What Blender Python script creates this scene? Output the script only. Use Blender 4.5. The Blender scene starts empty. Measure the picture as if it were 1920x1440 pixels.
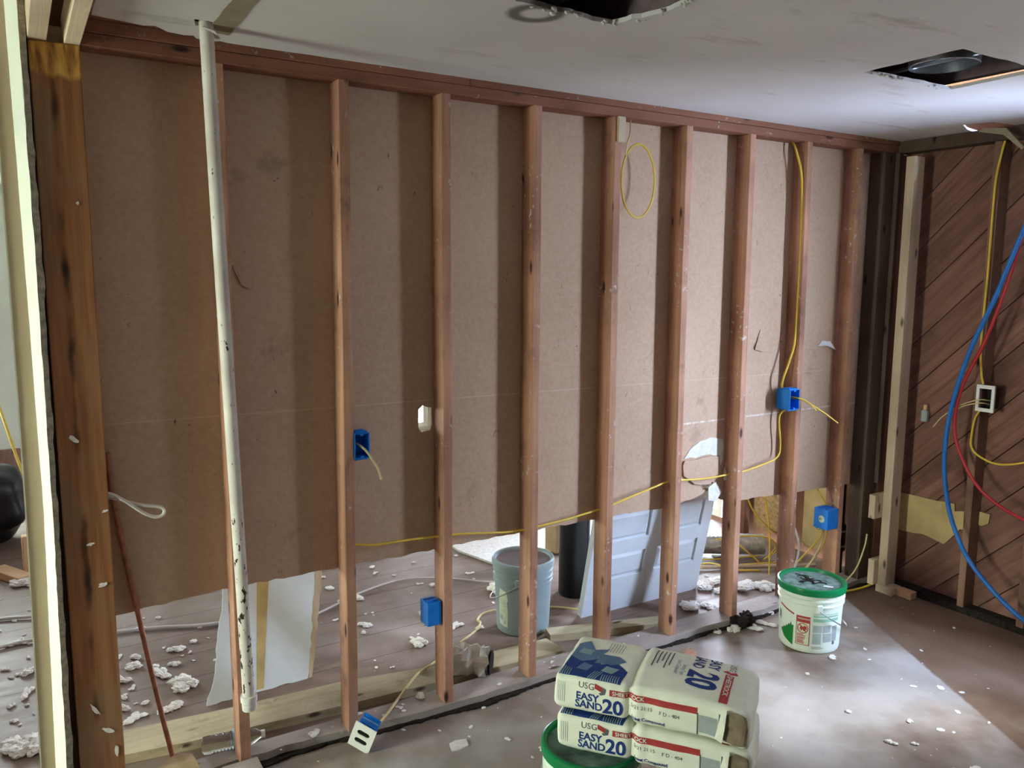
import bpy, bmesh, math, random
from mathutils import Vector, Matrix, noise
from mathutils.geometry import tessellate_polygon
random.seed(7)
C = bpy.context.scene.collection
R_ = math.radians

# ---------------------------------------------------------------- camera, world, exposure
cd = bpy.data.cameras.new('camera'); cam = bpy.data.objects.new('camera', cd); C.objects.link(cam)
bpy.context.scene.camera = cam
yaw, pitch, roll = 0.54921504, -0.13597645, 0.00528911
f = Vector((math.sin(yaw)*math.cos(pitch), math.cos(yaw)*math.cos(pitch), math.sin(pitch)))
r = Vector((math.cos(yaw), -math.sin(yaw), 0)); u = r.cross(f)
rr = math.cos(roll)*r + math.sin(roll)*u; uu = -math.sin(roll)*r + math.cos(roll)*u
M = Matrix((rr, uu, -f)).transposed().to_4x4(); M.translation = Vector((-0.21044434, -2.78214175, 1.7796846))
cam.matrix_world = M
cd.sensor_width = 36; cd.lens = 1519.86/1920*36; cd.clip_start = .02; cd.clip_end = 100
vs = bpy.context.scene.view_settings
vs.view_transform = 'Standard'; vs.look = 'None'; vs.gamma = 1; vs.exposure = 0.58; vs.use_curve_mapping = False

W = bpy.data.worlds.new('world'); bpy.context.scene.world = W; W.use_nodes = True
nt = W.node_tree; nt.nodes.clear()
out = nt.nodes.new('ShaderNodeOutputWorld'); bg = nt.nodes.new('ShaderNodeBackground')
tc = nt.nodes.new('ShaderNodeTexCoord'); sx = nt.nodes.new('ShaderNodeSeparateXYZ')
rp = nt.nodes.new('ShaderNodeValToRGB')     # overcast sky on one side, sunlit foliage on the other
st_ = [(0, (.68, .76, .62)), (.20, (.68, .76, .62)), (.25, (1.7, 2.06, 2.8)), (.36, (1.7, 2.06, 2.8)), (.40, (.80, .92, 1.14)), (.425, (.18, .19, .21)), (.48, (.2, .2, .2)), (.53, (.75, .82, 1.0)), (.68, (.75, .82, 1.0)), (.85, (.5, .6, .5)), (1, (.68, .76, .62))]
while len(rp.color_ramp.elements) < len(st_): rp.color_ramp.elements.new(.5)
for k_, (p_, c_) in enumerate(st_): rp.color_ramp.elements[k_].position = p_; rp.color_ramp.elements[k_].color = (*c_, 1)
ma = nt.nodes.new('ShaderNodeMath'); ma.operation = 'MULTIPLY_ADD'; ma.inputs[1].default_value = 1/(2*math.pi); ma.inputs[2].default_value = .5
at = nt.nodes.new('ShaderNodeMath'); at.operation = 'ARCTAN2'
nt.links.new(tc.outputs['Generated'], sx.inputs[0]); nt.links.new(sx.outputs['Y'], at.inputs[0]); nt.links.new(sx.outputs['X'], at.inputs[1]); nt.links.new(at.outputs[0], ma.inputs[0])
nt.links.new(ma.outputs[0], rp.inputs[0]); mr = nt.nodes.new('ShaderNodeMapRange'); mr.inputs['From Min'].default_value = -.12; mr.inputs['From Max'].default_value = .06; mr.inputs['To Min'].default_value = .62; mr.inputs['To Max'].default_value = 1.0
nt.links.new(sx.outputs['Z'], mr.inputs['Value']); vm = nt.nodes.new('ShaderNodeVectorMath'); vm.operation = 'SCALE'; nt.links.new(rp.outputs[0], vm.inputs[0]); nt.links.new(mr.outputs[0], vm.inputs['Scale'])
nt.links.new(vm.outputs[0], bg.inputs[0]); nt.links.new(bg.outputs[0], out.inputs[0])
bg.inputs[1].default_value = 48.0

def portal(name, loc, rot, sx_, sy_):
    l = bpy.data.lights.new(name, 'AREA'); l.shape = 'RECTANGLE'; l.size = sx_; l.size_y = sy_
    l.cycles.is_portal = True
    o = bpy.data.objects.new(name, l); C.objects.link(o); o.location = loc; o.rotation_euler = rot
# window openings: (side, y0, y1, z0, z1)
WIN_R = (-2.10, -1.58, .90, 2.15)     # right wall, this room
WIN_R2 = (1.28, 1.95, .03, 1.60)      # right wall, room beyond
WIN_L = (-.92, -.17, .60, 2.10)      # left wall
WIN_F = (-2.2, -.6, .9, 2.1)          # far wall of the room beyond (x0,x1,z0,z1)
WIN_D = (3.40, 3.73, .04, .95)       # glazed door low in the far wall
XL, XR, YN, YF, YD, ZC = -3.0, 4.05, -4.2, 5.5, .089, 2.5
portal('sky_portal', (XR+.05, sum(WIN_R[:2])/2, sum(WIN_R[2:])/2), (0, R_(90), 0), WIN_R[3]-WIN_R[2], WIN_R[1]-WIN_R[0])
portal('sky_portal', (XR+.05, sum(WIN_R2[:2])/2, sum(WIN_R2[2:])/2), (0, R_(90), 0), WIN_R2[3]-WIN_R2[2], WIN_R2[1]-WIN_R2[0])
portal('sky_portal', (XL-.05, sum(WIN_L[:2])/2, sum(WIN_L[2:])/2), (0, R_(-90), 0), WIN_L[3]-WIN_L[2], WIN_L[1]-WIN_L[0])
portal('sky_portal', (sum(WIN_F[:2])/2, YF+.05, sum(WIN_F[2:])/2), (R_(-90), 0, 0), WIN_F[1]-WIN_F[0], WIN_F[3]-WIN_F[2])
portal('sky_portal', (sum(WIN_D[:2])/2, YF+.05, sum(WIN_D[2:])/2), (R_(-90), 0, 0), WIN_D[1]-WIN_D[0], WIN_D[3]-WIN_D[2])
SUN = dict(energy=7, dx=-.68, dy=.44, dz=-.66, angle=14)
sl = bpy.data.lights.new('hazy_sun', 'SUN'); sl.energy = SUN['energy']; sl.angle = R_(SUN['angle']); sl.color = (.82, .9, 1)
so = bpy.data.objects.new('hazy_sun', sl); C.objects.link(so); so.location = (8, -4, 6)
so.rotation_euler = Vector((SUN['dx'], SUN['dy'], SUN['dz'])).to_track_quat('-Z', 'Y').to_euler()

# ---------------------------------------------------------------- materials
def srgb(*c):
    return tuple(((x/255)/12.92 if x/255 <= .04045 else ((x/255+.055)/1.055)**2.4) for x in c)+(1,)
class N:
    def __init__(s, name, rough=.8, metal=0):
        s.m = bpy.data.materials.new(name); s.m.use_nodes = True; s.t = s.m.node_tree
        s.b = s.t.nodes['Principled BSDF']; s.b.inputs['Roughness'].default_value = rough
        s.b.inputs['Metallic'].default_value = metal
        s.b.inputs['Specular IOR Level'].default_value = .3
        s._c = None
    def n(s, ty, **kw):
        x = s.t.nodes.new('ShaderNode'+ty)
        for k, v in kw.items(): setattr(x, k, v)
        return x
    def l(s, a, b): s.t.links.new(a, b)
    def co(s, scale=(1, 1, 1), rnd=True, loc=(0, 0, 0)):
        t = s.n('TexCoord'); mp = s.n('Mapping'); mp.inputs['Scale'].default_value = scale; mp.inputs['Location'].default_value = loc
        if rnd:
            oi = s.n('ObjectInfo'); ad = s.n('VectorMath', operation='MULTIPLY_ADD'); cb = s.n('CombineXYZ')
            m1 = s.n('Math', operation='MULTIPLY'); m1.inputs[1].default_value = 37.0; s.l(oi.outputs['Random'], m1.inputs[0])
            for i in range(3): s.l(m1.outputs[0], cb.inputs[i])
            ad.inputs[1].default_value = (1, 1, 1); s.l(t.outputs['Object'], ad.inputs[0]); s.l(cb.outputs[0], ad.inputs[2]); s.l(ad.outputs[0], mp.inputs[0])
        else:
            g = s.n('NewGeometry'); s.l(g.outputs['Position'], mp.inputs[0])
        return mp.outputs[0]
    def noise(s, vec, scale=5, detail=4, rough=.55, dist=0):
        x = s.n('TexNoise'); x.inputs['Scale'].default_value = scale; x.inputs['Detail'].default_value = detail
        x.inputs['Roughness'].default_value = rough; x.inputs['Distortion'].default_value = dist
        s.l(vec, x.inputs['Vector']); return x.outputs['Fac']
    def ramp(s, fac, stops, interp='LINEAR'):
        x = s.n('ValToRGB'); e = x.color_ramp.elements; x.color_ramp.interpolation = interp
        while len(e) < len(stops): e.new(.5)
        for k, (p, c) in enumerate(stops): e[k].position = p; e[k].color = c if len(c) == 4 else (*c, 1)
        s.l(fac, x.inputs[0]); return x.outputs[0]
    def mix(s, fac, a, b, mode='MIX'):
        x = s.n('Mix', data_type='RGBA', blend_type=mode)
        if isinstance(fac, (int, float)): x.inputs[0].default_value = fac
        else: s.l(fac, x.inputs[0])
        for i, v in ((6, a), (7, b)):
            if isinstance(v, tuple): x.inputs[i].default_value = v
            else: s.l(v, x.inputs[i])
        return x.outputs[2]
    def math(s, op, a, b=None, c=None, clamp=False):
        x = s.n('Math', operation=op, use_clamp=clamp)
        for i, v in enumerate((a, b, c)):
            if v is None: continue
            if isinstance(v, (int, float)): x.inputs[i].default_value = v
            else: s.l(v, x.inputs[i])
        return x.outputs[0]
    def pos(s):
        g = s.n('NewGeometry'); p = s.n('SeparateXYZ'); s.l(g.outputs['Position'], p.inputs[0]); return p.outputs
    def band(s, v, c, w, soft=.003):      # 1 inside |v-c|<w
        d = s.math('ABSOLUTE', s.math('SUBTRACT', v, c))
        return s.math('MULTIPLY', s.math('SUBTRACT', w+soft, d), 1/soft, clamp=True)
    def color(s, c): s.l(c, s.b.inputs['Base Color']) if not isinstance(c, tuple) else setattr(s.b.inputs['Base Color'], 'default_value', c)
    def bump(s, h, strength=.3, dist=.01):
        x = s.n('Bump'); x.inputs['Strength'].default_value = strength; x.inputs['Distance'].default_value = dist
        s.l(h, x.inputs['Height']); s.l(x.outputs[0], s.b.inputs['Normal'])
MATS = {}
def plain(name, c, rough=.6, metal=0, bump=0, var=.12, scale=20):
    m = N(name, rough, metal); v = m.co()
    n = m.noise(v, scale)
    dark = tuple(x*(1-var*2) for x in c[:3])+(1,); lite = tuple(min(1, x*(1+var)) for x in c[:3])+(1,)
    m.color(m.ramp(n, [(.3, dark), (.7, lite)]))
    if bump: m.bump(n, bump)
    MATS[name] = m.m; return m.m
def wood(name, c1, c2, axis='z', knots=True, dirt=.0, splat=.0):
    m = N(name, .75); sc = {'z': (22, 22, 1.1), 'x': (1.1, 22, 22), 'y': (22, 1.1, 22)}[axis]
    v = m.co(sc); g = m.noise(v, 2.2, 6, .6, .6)
    v2 = m.co((1, 1, 1)); b = m.noise(v2, 1.6, 3)
    c = m.ramp(g, [(.28, c1), (.72, c2)])
    c = m.mix(.55, c, m.ramp(b, [(.3, tuple(x*.62 for x in c1[:3])), (.7, tuple(min(1, x*1.25) for x in c2[:3]))]), 'MIX')
    if knots:
        vk = m.co({'z': (9, 9, 3.2), 'x': (3.2, 9, 9), 'y': (9, 3.2, 9)}[axis]); vo = m.n('TexVoronoi'); vo.inputs['Scale'].default_value = 1.25; m.l(vk, vo.inputs['Vector'])
        c = m.mix(m.ramp(vo.outputs['Distance'], [(.07, (1, 1, 1)), (.15, (0, 0, 0))]), c, tuple(x*.22 for x in c1[:3])+(1,))
    if dirt:
        d = m.noise(m.co((3, 3, 3)), 2.4, 5, .7)
        c = m.mix(m.ramp(d, [(.56, (0, 0, 0)), (.7, (dirt, dirt, dirt))]), c, (.03, .02, .016, 1))
    if splat:
        d = m.noise(m.co((1, 1, 1)), 38, 3, .6); e = m.noise(m.co((1, 1, 1)), 5, 3, .6)
        k = m.math('MULTIPLY', m.ramp(d, [(.63, (0, 0, 0)), (.66, (1, 1, 1))]), m.ramp(e, [(.5, (0, 0, 0)), (.6, (splat,)*3)]))
        c = m.mix(k, c, (.62, .58, .55, 1))
    m.color(c); m.bump(g, .35, .004); MATS[name] = m.m; return m.m

wood('stud_wood', srgb(136, 88, 66), srgb(200, 154, 128), 'z', dirt=.35, splat=.8)
wood('plate_wood', srgb(110, 68, 50), srgb(152, 102, 80), 'x', dirt=.35, splat=.5)
wood('pale_wood', srgb(190, 168, 138), srgb(222, 204, 178), 'z')
wood('pale_wood_y', srgb(205, 178, 150), srgb(232, 214, 190), 'y', knots=False)
wood('plank_wood', srgb(150, 136, 104), srgb(196, 184, 152), 'x', dirt=.3, splat=.3)
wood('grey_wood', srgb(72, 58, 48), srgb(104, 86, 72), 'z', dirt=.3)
wood('offcut_wood', srgb(190, 150, 112), srgb(220, 184, 146), 'x', knots=False)
wood('side_stud_wood', srgb(112, 82, 66), srgb(150, 116, 98), 'z', dirt=.4)

def m_post():
    m = N('post_wood', .8); P = m.pos(); v = m.co((20, 20, 1)); g = m.noise(v, 2.2, 6, .6, .5); b = m.noise(m.co((1, 1, .6)), 3, 4)
    c = m.ramp(g, [(.3, srgb(128, 84, 54)), (.7, srgb(176, 122, 82))])
    c = m.mix(m.ramp(b, [(.5, (0, 0, 0)), (.75, (.8, .8, .8))]), c, srgb(150, 128, 100))
    wob = m.math('MULTIPLY', m.math('SUBTRACT', m.noise(m.co((1, 1, 3), False), 4, 3), .5), .02)
    along = m.ramp(m.noise(m.co((.0, .0, 1), False, (0, 0, 3.1)), 3.4, 2), [(.44, (0, 0, 0)), (.60, (1, 1, 1))])
    wid = m.math('MULTIPLY_ADD', along, .006, .0002)
    d = m.math('ABSOLUTE', m.math('SUBTRACT', m.math('ADD', P[0], wob), -.072))
    streak = m.math('MULTIPLY', m.math('MULTIPLY', m.math('SUBTRACT', m.math('ADD', wid, .008), d), 110, clamp=True), m.math('MULTIPLY', along, .9))
    c = m.mix(streak, c, (.016, .011, .009, 1))
    grey = m.math('MULTIPLY', m.math('MULTIPLY', m.math('SUBTRACT', -.078, P[0]), 40, clamp=True), m.ramp(m.noise(m.co((1, 1, 1), False, (5, 0, 0)), 1.6, 3), [(.4, (0, 0, 0)), (.6, (.5, .5, .5))]))
    c = m.mix(grey, c, srgb(122, 106, 90))
    zz = m.math('ADD', P[2], m.math('MULTIPLY', m.noise(m.co((8, 8, 1)), 3, 3), .05))
    y = m.math('MULTIPLY', m.math('SUBTRACT', zz, 2.325+.03), 60, clamp=True)
    c = m.mix(y, c, m.ramp(m.noise(m.co((30, 30, 6)), 1.4, 4), [(.35, srgb(140, 96, 56)), (.55, srgb(216, 164, 84)), (.7, srgb(238, 196, 110))]))
    m.color(c); m.bump(g, .3, .005); MATS['post_wood'] = m.m
m_post()
def m_paper():
    m = N('drywall_paper', .9); P = m.pos(); v = m.co((1, 1, 1), False)
    n = m.noise(v, 1.3, 3); fine = m.noise(v, 60, 3)
    c = m.ramp(n, [(.3, srgb(186, 156, 130)), (.7, srgb(202, 172, 146))])
    c = m.mix(.12, c, m.ramp(fine, [(.3, (.1, .08, .07)), (.7, (.6, .5, .45))]))
    sc = m.noise(m.co((14, 14, 6), False), 4, 4, .7, 1.2); area = m.noise(m.co((1, 1, 1), False, (3, 1, 2)), 2.6, 2)
    k = m.math('MULTIPLY', m.ramp(sc, [(.66, (0, 0, 0)), (.68, (1, 1, 1))]), m.ramp(area, [(.5, (0, 0, 0)), (.58, (.9, .9, .9))]))
    c = m.mix(k, c, srgb(80, 50, 38))
    smudge = m.noise(m.co((1, 1, 1), False, (9, 0, 4)), 3.4, 5, .65)
    c = m.mix(m.ramp(smudge, [(.63, (0, 0, 0)), (.72, (.35, .35, .35))]), c, srgb(112, 92, 80))
    zz = m.math('ADD', P[2], m.math('MULTIPLY', P[0], .008))
    br = m.ramp(m.noise(m.co((30, 1, 1), False), 1, 4), [(.35, (0, 0, 0)), (.6, (1, 1, 1))])
    s1 = m.math('MULTIPLY', m.band(zz, 1.290, .0012, .002), .45)
    right = m.math('MULTIPLY', m.math('SUBTRACT', P[0], 2.4), 20, clamp=True)
    s2 = m.math('MULTIPLY', m.math('MULTIPLY', m.band(P[2], 1.057, .003, .003), right), br)
    c = m.mix(s1, c, srgb(214, 190, 170)); c = m.mix(s2, c, srgb(226, 218, 210))
    m.color(c); MATS['drywall_paper'] = m.m
m_paper()
def m_ceiling():
    m = N('ceiling_paint', .85); P = m.pos(); v = m.co((1, 1, 1), False)
    n = m.noise(v, 1.2, 4)
    c = m.ramp(n, [(.3, srgb(204, 201, 202)), (.7, srgb(222, 219, 222))])
    st = m.noise(m.co((1.2, 4, 1), False, (2, 5, 0)), 2.2, 5, .6)
    c = m.mix(m.ramp(st, [(.6, (0, 0, 0)), (.75, (.5, .5, .5))]), c, srgb(146, 136, 124))
    dx = m.math('SUBTRACT', P[0], 1.09); dy = m.math('SUBTRACT', P[1], -.775)
    d = m.math('SQRT', m.math('ADD', m.math('MULTIPLY', dx, dx), m.math('MULTIPLY', dy, dy)))
    ring = m.math('MULTIPLY', m.math('SUBTRACT', .030, m.math('ABSOLUTE', m.math('SUBTRACT', d, .062))), 50, clamp=True)
    c = m.mix(m.math('MULTIPLY', ring, .8), c, srgb(70, 62, 48))
    m.color(c); m.bump(m.noise(v, 40, 3), .08, .004); MATS['ceiling_paint'] = m.m
m_ceiling()
def m_floor(name, base1, base2, brown1, brown2, near):
    m = N(name, .55 if near else .5); P = m.pos(); v = m.co((1, 1, 1), False)
    n = m.noise(v, 1.7, 5, .6); st = m.noise(m.co((1.2, 7, 1) if not near else (2.2, 1.6, 1), False), 3, 5, .65)
    c = m.ramp(n, [(.32, base1), (.68, base2)])
    br = m.ramp(st, [(.35, brown1), (.65, brown2)])
    c = m.mix(m.ramp(m.noise(m.co((1, 1, 1), False, (4, 2, 1)), 1.5, 4), [(.40, (0, 0, 0)), (.56, (.85, .85, .85))]), c, br)
    if near:   # unswept strip along the right wall: brown boards beyond a straight worn edge
        e = m.math('SUBTRACT', P[0], m.math('MULTIPLY_ADD', P[1], .535, 3.655))
        e = m.math('ADD', e, m.math('MULTIPLY', m.math('SUBTRACT', m.noise(v, 30, 3), .5), .02))
        c = m.mix(m.math('MULTIPLY', e, 60, clamp=True), c, m.mix(.6, br, srgb(104, 78, 60)))
    else:
        pl = m.math('FRACT', m.math('MULTIPLY', P[1], 4.2))
        c = m.mix(m.math('MULTIPLY', m.band(pl, .5, .006, .01), .7), c, srgb(50, 38, 32))
    sp = m.noise(v, 55, 4, .7); a = m.noise(m.co((1, 1, 1), False, (7, 7, 7)), 2.3, 3)
    c = m.mix(m.math('MULTIPLY', m.ramp(sp, [(.66, (0, 0, 0)), (.7, (1, 1, 1))]), m.ramp(a, [(.45, (0, 0, 0)), (.6, (.8, .8, .8))])), c, srgb(216, 212, 206))
    d2 = m.noise(m.co((1, 1, 1), False, (1, 3, 2)), 70, 3, .7)
    c = m.mix(m.ramp(d2, [(.69, (0, 0, 0)), (.73, (.7, .7, .7))]), c, srgb(52, 42, 36))
    m.color(c); m.bump(n, .15, .01); m.l(m.ramp(st, [(.3, (.42,)*3), (.7, (.7,)*3)]), m.b.inputs['Roughness']); MATS[name] = m.m
m_floor('floor_near', srgb(148, 142, 138), srgb(180, 174, 170), srgb(106, 86, 72), srgb(146, 128, 114), True)
m_floor('floor_far', srgb(132, 116, 106), srgb(158, 144, 136), srgb(98, 78, 66), srgb(130, 108, 94), False)
def m_sheath():
    m = N('sheathing_wood', .85); g = m.n('TexCoord'); mp0 = m.n('Mapping'); mp0.inputs['Rotation'].default_value = (R_(45), 0, 0); mp = m.n('Mapping'); mp.inputs['Scale'].default_value = (12, 1.0, 14)
    m.l(m.co((1, 1, 1)), mp0.inputs[0]); m.l(mp0.outputs[0], mp.inputs[0]); n = m.noise(mp.outputs[0], 2.2, 6, .6, .4); b = m.noise(m.co((1, 1, 1)), 3, 4)
    c = m.ramp(n, [(.3, srgb(112, 78, 66)), (.7, srgb(156, 114, 100))])
    c = m.mix(m.ramp(b, [(.55, (0, 0, 0)), (.72, (.6, .6, .6))]), c, srgb(74, 50, 40))
    oi = m.n('ObjectInfo'); c = m.mix(m.math('MULTIPLY', oi.outputs['Random'], .35), c, srgb(92, 66, 54))
    m.color(c); m.bump(n, .4, .004); MATS['sheathing_wood'] = m.m
m_sheath()
def m_pipe():
    m = N('white_pipe_paint', .5); P = m.pos(); v = m.co((1, 1, 1), False)
    low = m.math('MULTIPLY', m.math('SUBTRACT', 1.15, P[2]), 1.4, clamp=True)
    sp = m.noise(m.co((1, 1, .45), False), 55, 4, .65)
    k = m.ramp(m.math('ADD', sp, m.math('MULTIPLY', low, .08)), [(.645, (0, 0, 0)), (.67, (1, 1, 1))])
    c = m.ramp(m.noise(v, 8, 3), [(.3, srgb(206, 198, 190)), (.7, srgb(232, 228, 222))])
    m.color(m.mix(k, c, srgb(58, 38, 30))); MATS['pipe'] = m.m
m_pipe()
def m_osb():
    m = N('osb', .8); v = m.co((1, 1, 1)); vo = m.n('TexVoronoi'); vo.inputs['Scale'].default_value = 40; m.l(v, vo.inputs['Vector'])
    m.color(m.mix(.5, m.ramp(vo.outputs['Distance'], [(0, srgb(120, 92, 56)), (.6, srgb(190, 156, 108))]), m.ramp(m.noise(v, 30, 4), [(.3, srgb(110, 84, 52)), (.7, srgb(196, 164, 118))])))
    MATS['osb'] = m.m
m_osb()
plain('plywood', srgb(196, 172, 120), .7, var=.12, scale=9)
plain('white_paint', srgb(236, 240, 226), .5, var=.04, scale=6)
plain('beige_paint', srgb(208, 190, 158), .6, var=.05, scale=4)
plain('pale_wall', srgb(196, 200, 176), .8, var=.06, scale=2)
plain('room_wall', srgb(96, 70, 52), .9, var=.06, scale=2)
plain('gypsum', srgb(176, 168, 152), 1, bump=.6, var=.2, scale=60)
plain('scrap_metal', srgb(208, 206, 192), .5, .0, var=.1, scale=8)
plain('gypsum_white', srgb(226, 224, 220), 1, bump=.4, var=.08, scale=40)
plain('insulation', srgb(246, 242, 236), 1, bump=.25, var=.1, scale=60)
plain('blue_plastic', srgb(26, 124, 218), .35, var=.06)
plain('white_plastic', srgb(236, 238, 234), .35, var=.02)
plain('black_plastic', srgb(22, 22, 24), .4, var=.1)
plain('yellow_cable', srgb(226, 194, 70), .45, var=.06)
plain('cream_cable', srgb(222, 204, 150), .5, var=.05)
plain('white_cable', srgb(214, 208, 204), .5, var=.05)
plain('blue_tube', srgb(36, 110, 190), .35, var=.05)
plain('red_tube', srgb(176, 42, 48), .35, var=.05)
plain('copper', srgb(172, 116, 96), .5, .1, var=.25, scale=30)
plain('steel', srgb(190, 194, 200), .3, .9, var=.1)
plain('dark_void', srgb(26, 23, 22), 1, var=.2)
plain('dirt_and_shade', srgb(44, 36, 32), 1, bump=.6, var=.3, scale=50)  # real dirt, and also the painted shadow gap along the sole plate
plain('pail_white', srgb(226, 238, 224), .3, var=.02)
plain('pail_green', srgb(14, 122, 70), .3, var=.05)
plain('pail_grey', srgb(146, 164, 166), .35, var=.03)
plain('lid_grey', srgb(120, 108, 108), .5, var=.1)
plain('dust', srgb(108, 132, 122), .9, var=.3, scale=25)
plain('bag_paper', srgb(238, 242, 226), .7, var=.03, bump=.1, scale=14)
plain('kraft', srgb(140, 126, 104), .9, var=.2)
plain('ink_navy', srgb(30, 60, 130), .6, var=.05)
plain('ink_slate', srgb(92, 124, 158), .6, var=.05)
plain('ink_pale', srgb(140, 166, 176), .6, var=.05)
plain('ink_red', srgb(176, 62, 62), .6, var=.05)
plain('ink_grey', srgb(96, 100, 104), .6, var=.05)
plain('ink_green', srgb(24, 128, 56), .5, var=.05)
plain('ink_palegreen', srgb(150, 196, 170), .5, var=.05)
plain('ink_palegrey', srgb(170, 182, 182), .5, var=.05)
plain('label_paper', srgb(214, 226, 200), .6, var=.08)
plain('label_blue', srgb(150, 196, 226), .4, var=.08)
plain('door_paint', srgb(214, 222, 228), .4, var=.02)
plain('foil', srgb(190, 192, 196), .3, .7, bump=.8, var=.2, scale=25)
plain('joist_grey', srgb(120, 104, 108), .9, var=.15)
plain('brown_panel', srgb(120, 82, 62), .8, var=.2, scale=5)
plain('cardboard', srgb(160, 134, 100), .9, var=.08)
plain('tape_brown', srgb(150, 140, 118), .9, var=.08)
plain('dust_stain', srgb(150, 150, 156), .9, var=.1)
gm = N('clear_plastic', .08); gm.b.inputs['Base Color'].default_value = (.95, .98, 1, 1); gm.b.inputs['Transmission Weight'].default_value = 1; gm.b.inputs['IOR'].default_value = 1.33; MATS['clear_plastic'] = gm.m

# ---------------------------------------------------------------- helpers
def tag(o, label=None, cat=None, group=None, kind=None):
    if label: o['label'] = label
    if cat: o['category'] = cat
    if group: o['group'] = group
    if kind: o['kind'] = kind
    return o
def thing(name, label, cat, loc=(0, 0, 0), rot=(0, 0, 0), group=None):
    o = bpy.data.objects.new(name, None); C.objects.link(o); o.location = loc; o.rotation_euler = rot
    o.empty_display_size = .05
    o['_m'] = 0; del o['_m']
    return tag(o, label, cat, group)
def mworld(o):
    from mathutils import Euler
    m = Matrix.Translation(o.location) @ o.rotation_euler.to_matrix().to_4x4()
    return mworld(o.parent) @ m if o.parent else m
def ob(name, bm, mat, parent=None, world=False, smooth=False, label=None):
    """link bm as one object; world=True: the bmesh is in world coordinates"""
    bmesh.ops.recalc_face_normals(bm, faces=bm.faces)
    me = bpy.data.meshes.new(name)
    loc = Vector((0, 0, 0))
    if world:
        if parent: bm.transform(mworld(parent).inverted())
        else:
            xs = [v.co.x for v in bm.verts]; ys = [v.co.y for v in bm.verts]; zs = [v.co.z for v in bm.verts]
            loc = Vector(((min(xs)+max(xs))/2, (min(ys)+max(ys))/2, min(zs))); bm.transform(Matrix.Translation(-loc))
    elif parent and parent.type == 'MESH': pass
    bm.to_mesh(me); bm.free()
    if smooth:
        for p in me.polygons: p.use_smooth = True
        try: me.set_sharp_from_angle(angle=R_(42))
        except Exception: pass
    for m in (mat if isinstance(mat, (list, tuple)) else [mat]): me.materials.append(MATS[m])
    o = bpy.data.objects.new(name, me); C.objects.link(o); o.location = loc
    if parent: o.parent = parent
    if label: o['label'] = label
    return o
def struct(name, bm, mat, smooth=False):
    o = ob(name, bm, mat, world=True, smooth=smooth); o['kind'] = 'structure'; return o
def B(): return bmesh.new()
def box(bm, x0, x1, y0, y1, z0, z1, bev=0, jit=0, mi=0):
    vs_ = [bm.verts.new((x+random.uniform(-jit, jit), y+random.uniform(-jit, jit), z)) for x in (x0, x1) for y in (y0, y1) for z in (z0, z1)]
    fs = [bm.faces.new([vs_[i] for i in q]) for q in ((0, 1, 3, 2), (4, 6, 7, 5), (0, 4, 5, 1), (2, 3, 7, 6), (0, 2, 6, 4), (1, 5, 7, 3))]
    for f_ in fs: f_.material_index = mi
    if bev:
        es = list({e for f_ in fs for e in f_.edges}); bmesh.ops.bevel(bm, geom=es, offset=bev, segments=1, affect='EDGES')
    return vs_
def bx(*a, **k): b = B(); box(b, *a, **k); return b
def spline(pts, seg=8):
    P = [Vector(p) for p in pts]
    if len(P) < 3: return P
    res = []
    for i in range(len(P)-1):
        p0 = P[i-1] if i else P[0]*2-P[1]; p1 = P[i]; p2 = P[i+1]; p3 = P[i+2] if i+2 < len(P) else P[-1]*2-P[-2]
        for k in range(seg):
            t = k/seg
            res.append(.5*((2*p1)+(p2-p0)*t+(2*p0-5*p1+4*p2-p3)*t*t+(3*p1-p0-3*p2+p3)*t**3))
    res.append(P[-1]); return res
def tube(bm, pts, r, n=8, smooth=True, flat=1.0, cap=True, radf=None):
    P = spline(pts) if smooth else [Vector(p) for p in pts]
    t0 = (P[1]-P[0]).normalized(); up = Vector((0, 0, 1)) if abs(t0.z) < .9 else Vector((0, 1, 0))
    a = t0.cross(up).normalized(); rings = []
    for i, p in enumerate(P):
        t = (P[min(i+1, len(P)-1)]-P[max(i-1, 0)]).normalized()
        a = (a-t*a.dot(t)).normalized(); b = t.cross(a)
        rad = r if radf is None else radf(i/(len(P)-1))*r
        rings.append([bm.verts.new(p+a*math.cos(2*math.pi*k/n)*rad+b*math.sin(2*math.pi*k/n)*rad*flat) for k in range(n)])
    for i in range(len(rings)-1):
        for k in range(n): bm.faces.new((rings[i][k], rings[i][(k+1) % n], rings[i+1][(k+1) % n], rings[i+1][k]))
    if cap: bm.faces.new(rings[0]); bm.faces.new(rings[-1])
    return bm
def lathe(bm, prof, n=48, c=(0, 0, 0), closed_top=True, closed_bot=True):
    rings = []
    for (r_, z) in prof:
        rings.append([bm.verts.new((c[0]+r_*math.cos(2*math.pi*k/n), c[1]+r_*math.sin(2*math.pi*k/n), c[2]+z)) for k in range(n)])
    for i in range(len(rings)-1):
        for k in range(n): bm.faces.new((rings[i][k], rings[i][(k+1) % n], rings[i+1][(k+1) % n], rings[i+1][k]))
    if closed_bot: bm.faces.new(rings[0])
    if closed_top: bm.faces.new(rings[-1])
    return bm
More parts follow.
